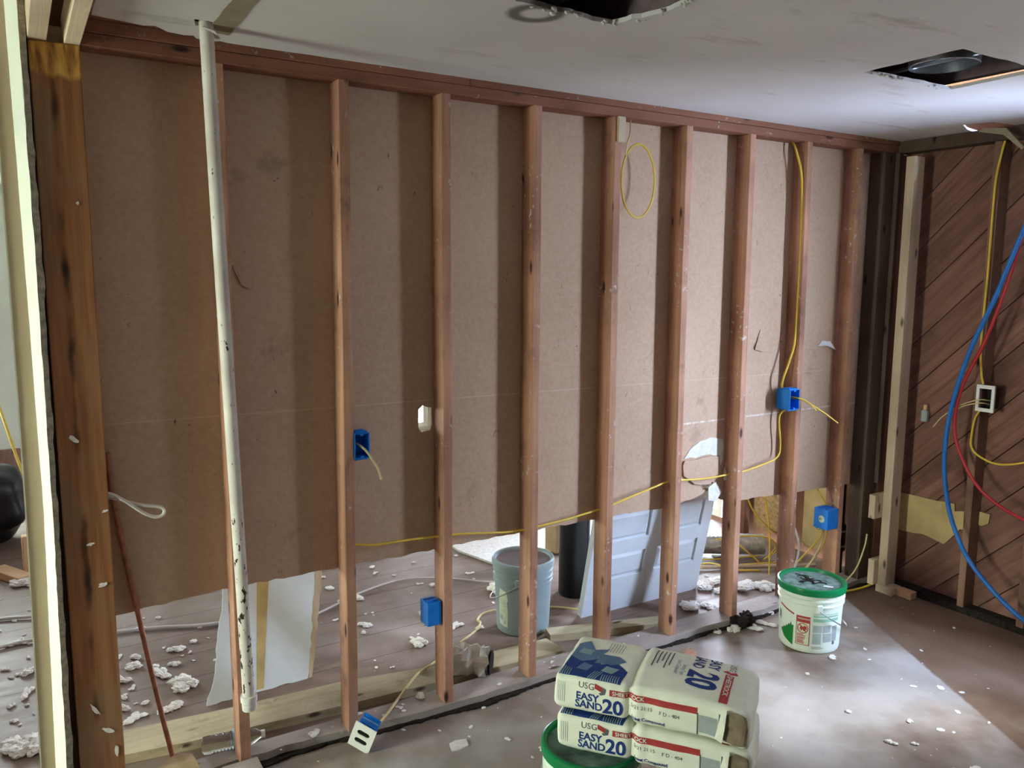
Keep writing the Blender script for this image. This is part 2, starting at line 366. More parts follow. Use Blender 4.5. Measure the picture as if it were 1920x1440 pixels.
def slab(bm, outer, t, holes=(), to3=lambda a, b, c: (a, b, c)):
    """polygon (2-D) with holes, extruded by t; to3 maps (a, b, depth) to space"""
    loops = [outer]+list(holes)
    tri = tessellate_polygon([[Vector((p[0], p[1], 0)) for p in l] for l in loops])
    flat = [p for l in loops for p in l]
    f0 = [bm.verts.new(to3(p[0], p[1], 0)) for p in flat]; f1 = [bm.verts.new(to3(p[0], p[1], t)) for p in flat]
    for a, b, c in tri:
        for ff in (f0, f1):
            try: bm.faces.new((ff[a], ff[b], ff[c]))
            except ValueError: pass
    k = 0
    for l in loops:
        n = len(l)
        for i in range(n):
            a, b = k+i, k+(i+1) % n
            bm.faces.new((f0[a], f0[b], f1[b], f1[a]))
        k += n
    return bm
def jag(p, q, step, amp, ends=True, rnd=random):
    """points from p to q with ragged offsets"""
    P, Q = Vector((p[0], p[1])), Vector((q[0], q[1])); d = Q-P; n = max(1, int(d.length/step)); nrm = Vector((-d.y, d.x)).normalized()
    res = []
    for i in range(n):
        o = rnd.uniform(-amp, amp) if i else 0
        res.append(tuple(P+d*(i/n)+nrm*o))
    return res
def jagpoly(pts, step=.03, amp=.004):
    res = []
    for i in range(len(pts)): res += jag(pts[i], pts[(i+1) % len(pts)], step, amp)
    return res
def textmesh(txt, size=1, bold=0, cell=None):
    cu = bpy.data.curves.new('t', 'FONT'); cu.body = txt; cu.size = size; cu.offset = bold; cu.resolution_u = 3
    o = bpy.data.objects.new('t', cu); C.objects.link(o)
    dg = bpy.context.evaluated_depsgraph_get(); me = bpy.data.meshes.new_from_object(o.evaluated_get(dg))
    bm = B(); bm.from_mesh(me); bpy.data.objects.remove(o); bpy.data.curves.remove(cu); bpy.data.meshes.remove(me)
    if cell:
        bmesh.ops.triangulate(bm, faces=bm.faces)
        for _ in range(5):
            es = [e for e in bm.edges if e.calc_length() > cell]
            if not es: break
            bmesh.ops.subdivide_edges(bm, edges=es, cuts=1); bmesh.ops.triangulate(bm, faces=bm.faces)
    return bm
def polymesh(pts, cell=.012):
    bm = B(); tri = tessellate_polygon([[Vector((p[0], p[1], 0)) for p in pts]]); v = [bm.verts.new((p[0], p[1], 0)) for p in pts]
    for a, b, c in tri: bm.faces.new((v[a], v[b], v[c]))
    for _ in range(6):
        es = [e for e in bm.edges if e.calc_length() > cell]
        if not es: break
        bmesh.ops.subdivide_edges(bm, edges=es, cuts=1); bmesh.ops.triangulate(bm, faces=bm.faces)
    return bm
def warp(bm, fn):
    for v in bm.verts: v.co = Vector(fn(v.co.x, v.co.y))
    return bm
def rect(x0, x1, y0, y1): return [(x0, y0), (x1, y0), (x1, y1), (x0, y1)]
def join(*bms):
    b = bms[0]
    for o in bms[1:]:
        me = bpy.data.meshes.new('j'); o.to_mesh(me); b.from_mesh(me); bpy.data.meshes.remove(me); o.free()
    return b
def cut(o, cutters):
    """boolean-subtract the cutter bmesh from object o, baked"""
    me = bpy.data.meshes.new('c'); cutters.to_mesh(me); cutters.free(); c = bpy.data.objects.new('c', me); C.objects.link(c)
    md = o.modifiers.new('b', 'BOOLEAN'); md.operation = 'DIFFERENCE'; md.object = c; md.solver = 'EXACT'
    bpy.context.view_layer.update()
    dg = bpy.context.evaluated_depsgraph_get(); nm = bpy.data.meshes.new_from_object(o.evaluated_get(dg))
    o.modifiers.clear(); old = o.data; nm.name = old.name; o.data = nm; bpy.data.objects.remove(c)

# ---------------------------------------------------------------- setting
struct('floor', bx(XL, XR, YN, .0, -.06, 0), 'floor_near')
struct('floor', bx(XL, XR, .0, YF, -.061, -.001), 'floor_far')
# ceiling with the cut-outs
c_out = [(.02, YN), (XR, YN), (XR, -.60), (3.80, -.58), (3.76, -.46), (3.90, -.40), (XR, -.37), (XR, .0)]
c_out += jag((XR, .0), (.62, .0), .05, .005)[1:]
c_out += [(.52, .004), (.42, -.004), (.40, -.012), (.37, .012), (.335, .01), (.315, -.03), (.29, -.02), (.24, -.03), (.20, -.075), (.17, -.06), (.10, -.075), (.03, -.09)]
hole_pipe = [(.285, -.205), (.30, -.145), (.345, -.145), (.352, -.2), (.32, -.212)]
h1 = jagpoly([(.985, -.835), (1.33, -.812), (1.385, -1.00), (1.372, -1.22), (.98, -1.2)], .022, .008)
h2 = jagpoly([(2.445, -.85), (2.97, -.862), (2.955, -1.205), (2.44, -1.212)], .035, .005)
b = slab(B(), c_out, .0127, [h1, h2, hole_pipe], lambda a, b_, c: (a, b_, ZC+c)); struct('ceiling', b, 'ceiling_paint')
b = bx(XL, .02, YN, 0.0, 2.70, 2.73); struct('ceiling', b, 'ceiling_paint')
b = bx(XL, XR, .102, YF, ZC, ZC+.02); struct('ceiling', b, 'ceiling_paint')
b = bx(XL, XR, YN, YF, 2.78, 2.80); struct('ceiling', b, 'brown_panel')       # underside of the boards above the joists
def walls():
    t = .10
    # right wall, room beyond and behind the sheathing: frame round two openings
    w1, w2 = WIN_R, WIN_R2
    b = slab(B(), [(YN, -.06), (YF, -.06), (YF, 2.78), (YN, 2.78)], t,
             [rect(w1[0], w1[1], w1[2], w1[3]), rect(w2[0], w2[1], w2[2], w2[3])], lambda a, b_, c: (XR+.022+c, a, b_))
    struct('wall_right', b, 'brown_panel')
    w = WIN_L
    b = slab(B(), [(YN, -.06), (YF, -.06), (YF, 2.78), (YN, 2.78)], t, [rect(*w)], lambda a, b_, c: (XL-c, a, b_)); struct('wall_left', b, 'room_wall')
    b = bx(XL-t, XR+t, YN-t, YN, -.06, 2.78); struct('wall_front', b, 'room_wall')
    w = WIN_F
    b = slab(B(), [(XL-t, -.06), (XR+t, -.06), (XR+t, 2.78), (XL-t, 2.78)], t, [rect(*w), rect(*WIN_D)], lambda a, b_, c: (a, YF+c, b_)); struct('wall_far', b, 'pale_wall')
    b = bx(XL, -1.35, .0, .10, 0, 2.53); struct('wall_divider', b, 'room_wall')
    b = bx(XL, -.20, .02, .10, 2.44, 2.78); struct('wall_divider', b, 'beige_paint'); b = bx(-.20, .0, .09, .13, 2.44, 2.78); struct('wall_divider', b, 'room_wall')
    b = bx(.0, .46, -.13, .09, 2.5135, 2.55); struct('trim_5', b, 'plate_wood')
walls()
def window(n, axis, pos, w):
    """frame, sash bars and a glass pane"""
    e = thing('window_%d' % n, None, None); e['kind'] = 'structure'
    a0, a1, z0, z1 = w
    def bb(a_, b_, c_, d_, t0=-.02, t1=.06):
        return bx(pos+t0, pos+t1, a_, b_, c_, d_) if axis == 'x' else bx(a_, b_, pos+t0, pos+t1, c_, d_)
    fr = join(bb(a0, a0+.05, z0, z1), bb(a1-.05, a1, z0, z1), bb(a0+.05, a1-.05, z0, z0+.05), bb(a0+.05, a1-.05, z1-.05, z1))
    if n != 2: fr = join(fr, bb(a0+.05, a1-.05, (z0+z1)/2-.02, (z0+z1)/2+.02, .0, .04))
    else: fr = join(fr, bb((a0+a1)/2-.03, (a0+a1)/2+.03, z0+.05, z1-.05, 0, .04))
    ob('frame', fr, 'white_paint', e)
window(1, 'x', XR+.03, WIN_R); window(2, 'x', XR+.03, WIN_R2); window(3, 'x', XL-.07, WIN_L); window(4, 'y', YF+.03, WIN_F); window(5, 'y', YF+.03, WIN_D)

# drywall left on the far side of the studs, paper back towards us
S = .4064
edge = []
bot = [(-.14, .655), (.0, .645), (.35, .667), (.60, .664), (.79, .666), (1.0, .662), (1.18, .666), (1.5, .667), (1.98, .662), (2.14, .664), (2.39, .652), (2.50, .662), (2.62, .675), (2.70, .70), (2.76, .672), (2.80, .64), (2.93, .615), (3.19, .609), (3.42, .597), (3.62, .590), (3.93, .583), (3.96, .60), (3.96, 2.5), (-.14, 2.5)]
for i in range(len(bot)-4): edge += jag(bot[i], bot[i+1], .03, .0035)
edge += bot[-4:]
hole = [(1.117, 1.245), (1.135, 1.262), (1.155, 1.253), (1.172, 1.25), (1.174, 1.185), (1.166, 1.160), (1.13, 1.155), (1.115, 1.172)]
hole2 = [(2.66, .735), (2.70, .748), (2.735, .742), (2.755, .72), (2.74, .70), (2.70, .712), (2.672, .708)]
b = slab(B(), edge, .0127, [hole, hole2], lambda a, b_, c: (a, YD+c, b_))
pn = struct('wall_back', b, 'drywall_paper')
# places where the paper is torn off the board
crescent = [(2.535, .885), (2.57, .925), (2.64, .962), (2.72, .972), (2.795, .955), (2.80, .90), (2.795, .84), (2.78, .80), (2.77, .875), (2.69, .888), (2.61, .879), (2.575, .887)]
b = slab(B(), jagpoly(crescent, .02, .003), .003, (), lambda a, b_, c: (a, YD-.0005-c, b_)); ob('exposed_gypsum', b, 'gypsum_white', pn, world=False).matrix_parent_inverse = mworld(pn).inverted()
b = slab(B(), jagpoly([(2.535, .875), (2.61, .872), (2.70, .88), (2.765, .868), (2.785, .80), (2.77, .765), (2.70, .735), (2.60, .75), (2.53, .80), (2.522, .85)], .03, .003), .004, (), lambda a, b_, c: (a+.004*c, YD-.006-c+.012*(b_-.87), b_))
ob('loose_paper_flap', b, 'drywall_paper', pn).matrix_parent_inverse = mworld(pn).inverted()
for k, (pts, d) in enumerate([([(2.80, .80), (2.83, .83), (2.845, .79), (2.82, .75), (2.79, .745)], .02), ([(3.47, 1.40), (3.52, 1.425), (3.58, 1.42), (3.61, 1.372), (3.55, 1.395)], .035), ([(.43, 1.80), (.47, 1.795), (.50, 1.75), (.485, 1.72), (.455, 1.735)], .006), ([(2.99, 1.40), (3.03, 1.50), (3.06, 1.47), (3.10, 1.40), (3.05, 1.385)], .005), ([(2.70, .72), (2.76, .74), (2.78, .69), (2.73, .65), (2.68, .66)], .03)]):
    b = slab(B(), jagpoly(pts, .02, .002), .002, (), lambda a, b_, c, d=d, pts=pts: (a, YD-.001-c-d*max(0, (pts[1][1]-b_))/.08, b_))
    ob('torn_paper', b, 'gypsum_white' if k in (0, 1, 4) else 'drywall_paper', pn).matrix_parent_inverse = mworld(pn).inverted()

# right wall: diagonal sheathing boards outside the studs, between y=-4.2 and y=.1
rb = 0
def diag_board(c0, w=.185):
    """board whose centre line is z = c0 - y, clipped to the wall rectangle"""
    h = (w/2-.0025)*math.sqrt(2); y0, y1, z0, z1 = -1.33, .10, 0.0, 2.51
    poly = [(y1, c0-h-y1), (y1, c0+h-y1), (y0, c0+h-y0), (y0, c0-h-y0)]
    def clip(p, ins, inter):
        o = []
        for i in range(len(p)):
            a, b_ = p[i], p[(i+1) % len(p)]
            if ins(a): o.append(a)
            if ins(a) != ins(b_): o.append(inter(a, b_))
        return o
    def zi(zc): return lambda a, b_: (a[0]+(b_[0]-a[0])*(zc-a[1])/(b_[1]-a[1]), zc)
    poly = clip(poly, lambda p: p[1] >= z0, zi(z0)); poly = clip(poly, lambda p: p[1] <= z1, zi(z1)) if poly else poly
    return poly
wr = thing('wall_right_sheathing', None, None, (XR, -.6, 0)); wr['kind'] = 'structure'; wr.name = 'wall_side_sheathing'
k = 0; c0 = -.93
while c0 < 2.55:
    p = diag_board(c0)
    if len(p) >= 3 and not (1.93 < c0 < 1.99 and False):
        ob('board', slab(B(), p, .019, (), lambda a, b_, c: (XR+c, a, b_)), 'sheathing_wood', wr, world=True)
    c0 += .185*math.sqrt(2)
struct('wall_right', slab(B(), rect(YN, -1.335, 0, 2.5), .02, [rect(*WIN_R)], lambda a, b_, c: (XR+c, a, b_)), 'room_wall')

# ---------------------------------------------------------------- the framing
pf = thing('top_plate', 'doubled reddish top plate running under the ceiling edge above all the studs', 'wall plate', (2.0, .045, 2.436))
ob('lower_board', bx(.005, 3.96, .0, .089, 2.436, 2.474, bev=.002), 'plate_wood', pf, world=True)
ob('upper_board', join(bx(.005, 1.30, -.002, .089, 2.475, 2.513, bev=.002), bx(1.302, 3.96, -.003, .089, 2.475, 2.513, bev=.002)), 'plate_wood', pf, world=True)
b = B(); pts = []
n = 60
for i in range(n+1):
    x = -.14+(3.92+.14)*i/n
    yf = -.012+random.uniform(-.006, .008)+(.05 if x < .6 else max(0, .05*(1-(x-.6)/.5)))*1.0
    pts.append((x, yf))
front = pts; front = [(x, y) for x, y in front if x > .02]; n = len(front)-1
poly = front+[(3.92, .118), (front[0][0], .118)]
b = slab(B(), poly, .038, (), lambda a, b_, c: (a, b_, c))
sole = ob('sole_plate', b, 'sole_wood' if 'sole_wood' in MATS else 'plank_wood', world=True)
tag(sole, 'dusty grey sole plate on the floor that the row of reddish studs stands on', 'wall plate')
wood('sole_wood', srgb(150, 138, 130), srgb(176, 164, 156), 'x', dirt=.3, splat=.6); sole.data.materials[0] = MATS['sole_wood']
b = B(); poly = []; fr2 = []
for i in range(2, n):
    for q in range(4):
        t_ = q/4; fr2.append((front[i][0]*(1-t_)+front[i+1][0]*t_, front[i][1]*(1-t_)+front[i+1][1]*t_))
for (x, y) in fr2: poly.append((x, y+.002))
for (x, y) in reversed(fr2): poly.append((x, y-.007-.026*max(0, noise.noise(Vector((x*3.3, 0, 4)))+.35)-random.uniform(0, .010)))
b = slab(B(), poly, .009, (), lambda a, b_, c: (a, b_, c+.0003+.006*max(0, noise.noise(Vector((a*30, b_*60, c*90))))))
tag(ob('shadow_gap_strip', b, 'dirt_and_shade', world=True), 'dark ragged strip drawn as the shadow gap along the front foot of the sole plate', 'shadow strip', kind='stuff')  # painted shade: a dark strip stands in for the shadow gap under the plate
random.seed(5)

cab_z = {2: .757, 3: .729, 4: .692, 5: .722, 6: .798, 7: .780, 8: .818}
LAB = {1: 'reddish stud right behind the white hanging pipe, nearest the left post', 2: 'reddish stud with the open blue box and drooping cable on its right side',
       3: 'reddish stud with a closed blue box low on its left side', 4: 'reddish stud standing in front of the grey bucket, behind the two bags',
       5: 'reddish stud just left of the thin yellow cable loop', 6: 'reddish stud crossing the middle of the leaning white door, right of the yellow loop',
       7: 'reddish stud right of the broken drywall patch, paint-splashed front edge', 8: 'pale-edged stud with a blue box and vertical yellow cable on its left side',
       9: 'last orange-brown stud before the dark corner, behind the green-lidded bucket'}
for n_ in range(1, 10):
    xb = n_*S; w = .038
    x_t, x_b = xb+{2: .012, 9: -.003}.get(n_, 0), xb+{2: -.004, 8: .03, 9: .013, 7: .01}.get(n_, 0)
    b = B(); v = box(b, x_b-w, x_b, .0, .089, .0381, 2.4358)
    for q in b.verts:
        if q.co.z > 1: q.co.x += x_t-x_b
    bmesh.ops.subdivide_edges(b, edges=[e for e in b.edges if abs(e.verts[0].co.z-e.verts[1].co.z) > 1], cuts=24, use_grid_fill=True)
    for q in b.verts:
        s_ = noise.noise(Vector((n_*3.1, q.co.z*1.3, 0)))*.003; q.co.x += s_; q.co.y += .0015*noise.noise(Vector((q.co.x*40, q.co.z*9, n_)))
    bmesh.ops.bevel(b, geom=[e for e in b.edges if abs(e.verts[0].co.z-e.verts[1].co.z) > .02 and e.calc_face_angle(0) > 1], offset=.0022, segments=1, affect='EDGES')
    o = ob('wall_stud', b, 'stud_wood', world=True)
    tag(o, LAB[n_], 'wall stud', 'studs of the stripped wall')
    hz = [cab_z[n_]] if n_ in cab_z else []
    if n_ == 5: hz += [1.163, 2.03]
    if hz:
        cb = B()
        for z in hz:
            hx = x_b+(x_t-x_b)*(z/2.4)
            tube(cb, [(hx-.1, .05, z), (hx+.05, .05, z)], .0105 if z < 1 else .015, 12, smooth=False)
        for q in cb.verts: q.co -= o.location
        cut(o, cb)
ob('scab_block', bx(5*S-.03, 5*S+.012, -.012, -.0005, 2.33, 2.4355, bev=.003), 'pale_wood', world=True)
o = bpy.data.objects['scab_block']; o.name = 'wood_block'; tag(o, 'short greyish wood shim nailed at the top of the stud beside the yellow loop', 'wood block')

post = ob('corner_post', bx(-.129, .002, .0, .089, 0, 2.4335, bev=.003), 'post_wood', world=True)
tag(post, 'thick dark brown post at the left, yellowish band at its top', 'post')
for k, (x, z, sx_, sz_, a) in enumerate([(-.042, .30, .03, .014, -.6), (-.02, .22, .012, .035, .1), (-.03, .79, .028, .016, .2), (-.055, .93, .025, .010, .2), (-.01, 1.03, .02, .008, .3), (-.085, 1.27, .03, .012, -.7), (-.03, 1.98, .008, .01, 0), (-.075, .38, .01, .04, .5)]):
    pts = []
    for t in range(11):
        an = t*2*math.pi/11; rr_ = random.uniform(.45, 1); px_, pz_ = math.cos(an)*sx_*rr_*.7, math.sin(an)*sz_*rr_*.7
        pts.append((x+px_*math.cos(a)-pz_*math.sin(a), z+px_*math.sin(a)+pz_*math.cos(a)))
    ob('plaster_flake', slab(B(), pts, .0025, (), lambda a_, b_, c: (a_, -.0005-c, b_)), 'insulation', post, world=True)

for k, (x0, x1, L) in enumerate([(-.130, -.082, 'pale header board on top of the left post, the left of the pair'), (-.038, .004, 'pale header board on top of the left post, the right one beside the ceiling')]):
    tag(ob('header_board', bx(x0, x1, -3.3, .085, 2.4345, 2.53 if k == 0 else 2.523, bev=.002), 'pale_wood_y', world=True), L, 'board', 'pair of pale header boards')

# drywall edge and trim left of the post
def strip(xs, mat, name, parent=None, y=(0, 0), t=.01, jit=0, z0=0, z1=2.69):
    """vertical strip; xs = [(z, xl, xr)] outline, y = front y at left, right"""
    b = B(); L = []; Rr = []
    zs = [z0+(z1-z0)*i/70 for i in range(71)]
    def ip(z, c):
        for i in range(len(xs)-1):
            if xs[i][0] <= z <= xs[i+1][0] or i == len(xs)-2:
                t_ = (z-xs[i][0])/(xs[i+1][0]-xs[i][0]); return xs[i][c]*(1-t_)+xs[i+1][c]*t_
    rows = []
    for z in zs:
        a = ip(z, 1); c = ip(z, 2)+random.uniform(-jit, jit); ja = random.uniform(-jit, jit)*.4
        rows.append([b.verts.new((a+ja, y[0], z)), b.verts.new((c, y[1], z)), b.verts.new((c, y[1]+t, z)), b.verts.new((a+ja, y[0]+t, z))])
    for i in range(len(rows)-1):
        for k in range(4): b.faces.new((rows[i][k], rows[i][(k+1) % 4], rows[i+1][(k+1) % 4], rows[i+1][k]))
    b.faces.new(rows[0]); b.faces.new(rows[-1]); return b
e1 = [(0, -.200, -.168, -.147), (.22, -.196, -.166, -.146), (1.05, -.176, -.1535, -.139), (1.82, -.177, -.149, -.131), (2.53, -.180, -.150, -.133)]
dw = thing('drywall_edge', 'broken vertical edge of painted drywall with crumbly grey core, left of the dark post', 'drywall', (-.16, .02, 0))
ob('painted_face', strip([(e[0], e[1], e[2]) for e in e1], 'white_paint', '', y=(.012, -.022), t=.012, jit=.0012), 'white_paint', dw, world=True, label='bright white painted face')
ob('gypsum_core', strip([(e[0], e[2], e[3]) for e in e1], 'gypsum', '', y=(-.021, -.016), t=.014, jit=.0028), 'gypsum', dw, world=True, label='crumbly grey gypsum core')
tr = [(0, -.237, -.201), (.22, -.234, -.196), (1.05, -.221, -.176), (1.82, -.217, -.177), (2.53, -.215, -.180)]
o = ob('trim_1', strip(tr, '', '', y=(.014, .014), t=.09), 'beige_paint', world=True); o['kind'] = 'structure'
o2 = ob('edge_bead', strip([(a, b_-.004, b_) for a, b_, c in tr], '', '', y=(.010, .012), t=.09), 'white_paint', o, world=True)
struct('trim_2', bx(-.19, -.13, .03, .10, 0, 2.5), 'room_wall')

# right wall framing
def rstud(y0, y1, label, x0=3.962, z1=2.434):
    tag(ob('side_wall_stud', bx(x0, XR-.0005, y0, y1, .039, z1, bev=.002, jit=.001), 'side_stud_wood', world=True), label, 'wall stud', 'studs of the right wall')
rstud(-.545, -.507, 'brown stud of the right wall carrying the white-framed box')
rstud(-.845, -.807, 'brown stud of the right wall, nearest the picture\'s right border')
rstud(.0, .04, 'dark grey-brown corner stud against the right wall sheathing')
struct('light_leak_stop', bx(.02, .03, YN, -.13, 2.513, 2.78), 'room_wall'); struct('trim_3', bx(3.975, XR-.0005, -4.1, .0, 0, .0385), 'dirt_and_shade'); struct('trim_4', bx(3.962, XR-.0005, -4.1, -.0, 2.436, 2.498), 'grey_wood')  # first box is added to stop light leaking in above the ceiling
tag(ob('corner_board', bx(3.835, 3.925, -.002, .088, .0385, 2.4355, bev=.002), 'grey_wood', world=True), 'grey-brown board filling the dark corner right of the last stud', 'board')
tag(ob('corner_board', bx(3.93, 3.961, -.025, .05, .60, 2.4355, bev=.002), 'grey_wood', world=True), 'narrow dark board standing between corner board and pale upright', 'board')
wp = ob('pale_upright', bx(3.868, 3.955, -.155, -.105, .045, 2.40, bev=.002), 'pale_wood', world=True)
tag(wp, 'new pale two-by-four standing upright in the right corner', 'upright board')
tag(ob('wood_block', bx(3.80, 3.955, -.104, -.066, .43, .565, bev=.002), 'pale_wood', world=True), 'pale short block at knee height joined to the pale upright', 'wood block')
tag(ob('wood_block', bx(3.83, 3.955, -.104, -.066, .04, .185, bev=.002), 'pale_wood', world=True), 'pale short block at the foot of the pale upright', 'wood block')
pts = [(-.06, .548), (-.28, .552), (-.412, .560), (-.415, .520), (-.506, .545), (-.506, .43), (-.451, .431), (-.40, .36), (-.372, .324), (-.25, .345), (-.13, .33), (-.06, .345)]
tag(ob('plywood_patch', slab(B(), jagpoly(pts, .03, .002), .01, (), lambda a, b_, c: (XR-.001-c, a, b_)), 'plywood', world=True), 'yellowish jagged plywood patch on the sheathing beside the pale upright', 'plywood')
pts = [(-.546, .552), (-.60, .55), (-.595, .50), (-.56, .478), (-.546, .48)]
tag(ob('plywood_patch', slab(B(), pts, .01, (), lambda a, b_, c: (XR-.001-c, a, b_)), 'plywood', world=True), 'small yellowish plywood scrap just right of the brown side stud', 'plywood')
tag(ob('wood_block', bx(3.90, 3.955, -.29, -.20, .0, .04, bev=.002), 'offcut_wood', world=True), 'small reddish block on the floor right of the pale upright\'s foot', 'wood block')
tag(ob('wood_block', bx(3.86, 3.95, -.20, -.10, .0, .044, bev=.003), 'pale_wood', world=True), 'pale block under the foot of the pale upright', 'wood block')

# drain pipe in the corner
dp = thing('drain_pipe', 'black drain pipe with banded coupling low in the dark corner', 'pipe', (3.90, .19, 0))
ob('pipe', lathe(B(), [(.032, 0), (.032, .62)], 24), 'black_plastic', dp, smooth=True)
ob('coupling', lathe(B(), [(.041, .15), (.043, .155), (.043, .30), (.041, .305)], 24), 'black_plastic', dp, smooth=True)
for z in (.175, .265): ob('clamp_band', lathe(B(), [(.0435, z), (.0455, z+.001), (.0455, z+.012), (.0435, z+.013)], 24), 'steel', dp, smooth=True)

# ---------------------------------------------------------------- electrical boxes
def ebox(label, loc, rot=(0, 0, 0), w=.058, h=.095, d=.07, wall=.003, open_=True, group='blue electrical boxes'):
    """open side faces local -y; centred on x/z, front at y=0"""
    t = thing('electrical_box', label, 'electrical box', loc, rot, group)
    b = B()
    box(b, -w/2, -w/2+wall, 0, d, -h/2, h/2); box(b, w/2-wall, w/2, 0, d, -h/2, h/2)
    box(b, -w/2+wall, w/2-wall, 0, d, -h/2, -h/2+wall); box(b, -w/2+wall, w/2-wall, 0, d, h/2-wall, h/2)
    box(b, -w/2+wall, w/2-wall, d-wall, d, -h/2+wall, h/2-wall)
    for s in (-1, 1):   # screw lugs inside and nail ears outside
        box(b, -.006, .006, .0, .02, s*(h/2-.006)-.004, s*(h/2-.006)+.004)
        for yy in (.012, .05): box(b, -w/2+.006, w/2-.006, yy, yy+.006, s*(h/2+.0035)-.0035, s*(h/2+.0035)+.0035)
    ob('box', b, 'blue_plastic', t)
    for s in (-1, 1):
        for q in ((w/2-.012, .012), ): ob('nail', tube(B(), [(-w/2+.004, .03, s*(h/2+.010)), (w/2, .03, s*(h/2+.010))], .0018, 6, smooth=False), 'steel', t)
    kb = tube(B(), [(0, d-.001, .0), (0, d+.0025, .0)], .010, 14, smooth=False); kb.transform(Matrix.Translation((0, 0, .012))); ob('knockout', kb, 'blue_plastic', t)
    return t
ebox('blue electrical box with open dark front and drooping cable, on the third stud\'s right side', (.846, -.004, 1.147))
ebox('closed blue electrical box low on a stud, seen from its back above the crumpled metal', (1.142, .082, .425), (0, 0, R_(180)))
ebox('blue electrical box high on the right, two cable ends poking out of its front', (3.190, -.020, 1.140), w=.074, h=.104, d=.085)
e4 = ebox('blue electrical box with round white sticker, beside the last stud above the bucket', (3.578, .086, .436), (0, 0, R_(180)), w=.088, h=.112, d=.09)
b = lathe(B(), [(.020, 0), (.020, .0015)], 24); b.transform(Matrix.Translation((.0445, .050, .0)) @ Matrix.Rotation(R_(90), 4, 'Y')); st = ob('sticker', b, 'label_paper', e4, label='round white sticker')
b = textmesh('18.0', .015, .0004); b.transform(Matrix.Translation((.0466, .065, -.005)) @ Matrix.Rotation(R_(90), 4, 'Z') @ Matrix.Rotation(R_(90), 4, 'X'))
for q in b.verts: q.co.y = .130-q.co.y-.012
ob('sticker_lettering', b, 'black_plastic', st)
# outlet box with its cover lying on the floor
t = ebox('blue box with white two-slot cover lying tipped on the floor at the wall\'s foot', (.785, -.105, .070), (R_(14), R_(24), R_(-44)), w=.070, h=.10, d=.06)
t['category'] = 'outlet box'
def slot(cz, n=10):
    p = []
    for k in range(n+1): a = -math.pi/2+math.pi*k/n; p.append((.014+.0115*math.cos(a), cz+.0115*math.sin(a)))
    for k in range(n+1): a = math.pi/2+math.pi*k/n; p.append((-.014+.0115*math.cos(a), cz+.0115*math.sin(a)))
    return p
cv = ob('cover_plate', slab(B(), [(-.044, -.064), (.036, -.064), (.044, -.052), (.044, .064), (-.044, .064)], .003, [slot(.021), slot(-.021)], lambda a, b_, c: (a, -.0005-c, b_)), 'white_plastic', t, label='white cover plate with two slots')
ob('outlet_body', bx(-.022, .022, .001, .03, -.04, .04), 'black_plastic', t)
# white-framed box on right wall
t = thing('electrical_box', 'black box with a white frame on the right wall, two cable ends poking out', 'electrical box', (3.958, -.573, 1.163))
b = slab(B(), rect(-.045, .045, -.068, .068), .012, [rect(-.030, .030, -.050, .050)], lambda a, b_, c: (-c, a, b_)); ob('frame', b, 'white_plastic', t, label='white frame')
b = B(); box(b, .0, .06, -.032, -.030, -.052, .052); box(b, .0, .06, .030, .032, -.052, .052); box(b, .0, .06, -.03, .03, -.052, -.05); box(b, 0, .06, -.03, .03, .05, .052); box(b, .058, .06, -.03, .03, -.05, .05); ob('box', b, 'black_plastic', t)

# ---------------------------------------------------------------- cables
def cable(name, pts, r, mat, label, cat='cable', n=7, flat=1, group=None, smooth=True):
    return tag(ob(name, tube(B(), pts, r, n, flat=flat, smooth=smooth), mat, world=True, smooth=True), label, cat, group)
Y = .05
pts = [(.775, Y, .757), (.83, Y, .757), (.90, Y-.004, .745), (.99, Y-.005, .742), (1.08, Y, .737), (1.20, Y, .729), (1.30, Y, .722), (1.42, Y, .705), (1.50, Y, .695), (1.60, Y, .692), (1.68, Y, .695), (1.81, Y, .702), (1.97, Y, .718), (2.03, Y, .722), (2.10, Y, .738), (2.25, Y, .768), (2.42, Y, .798), (2.50, Y, .790), (2.66, Y, .778), (2.84, Y, .780), (2.92, Y, .782), (3.05, Y, .800), (3.14, Y, .818), (3.178, Y, .85), (3.178, Y, .92), (3.165, Y, .99), (3.165, Y, 1.05), (3.19, .03, 1.088)]
cable('yellow_cable', pts, .0048, 'yellow_cable', 'long yellow cable threaded through the studs at knee height up to a blue box')
cable('yellow_cable', [(3.165, .06, 2.445), (3.170, .03, 2.38), (3.205, .02, 2.25), (3.222, .02, 1.95), (3.222, .02, 1.70), (3.218, .02, 1.45), (3.19, .025, 1.34), (3.155, .03, 1.25), (3.160, .04, 1.20), (3.19, .03, 1.185)], .0055, 'yellow_cable', 'yellow cable running straight down from the top plate to the right blue box')
cable('yellow_cable', [(2.10, .03, 2.44), (2.085, .01, 2.38), (2.06, -.004, 2.33), (2.045, -.01, 2.28)], .0035, 'cream_cable', 'short pale cable end hanging from the top plate beside the loop')
lp = [(2.136+.093*math.cos(a), .012, 2.178+.156*math.sin(a)) for a in [math.pi-i*math.pi*2/24 for i in range(25)]]
cable('yellow_cable', lp, .0042, 'yellow_cable', 'thin yellow cable loop hanging like a ring between two studs')
cable('box_cable', [(.838, .055, 1.15), (.842, .02, 1.148), (.855, -.02, 1.13), (.872, -.045, 1.095), (.885, -.06, 1.065), (.892, -.07, 1.03)], .0055, 'cream_cable', 'pale cable drooping out of the open blue box at the third stud', flat=.6)
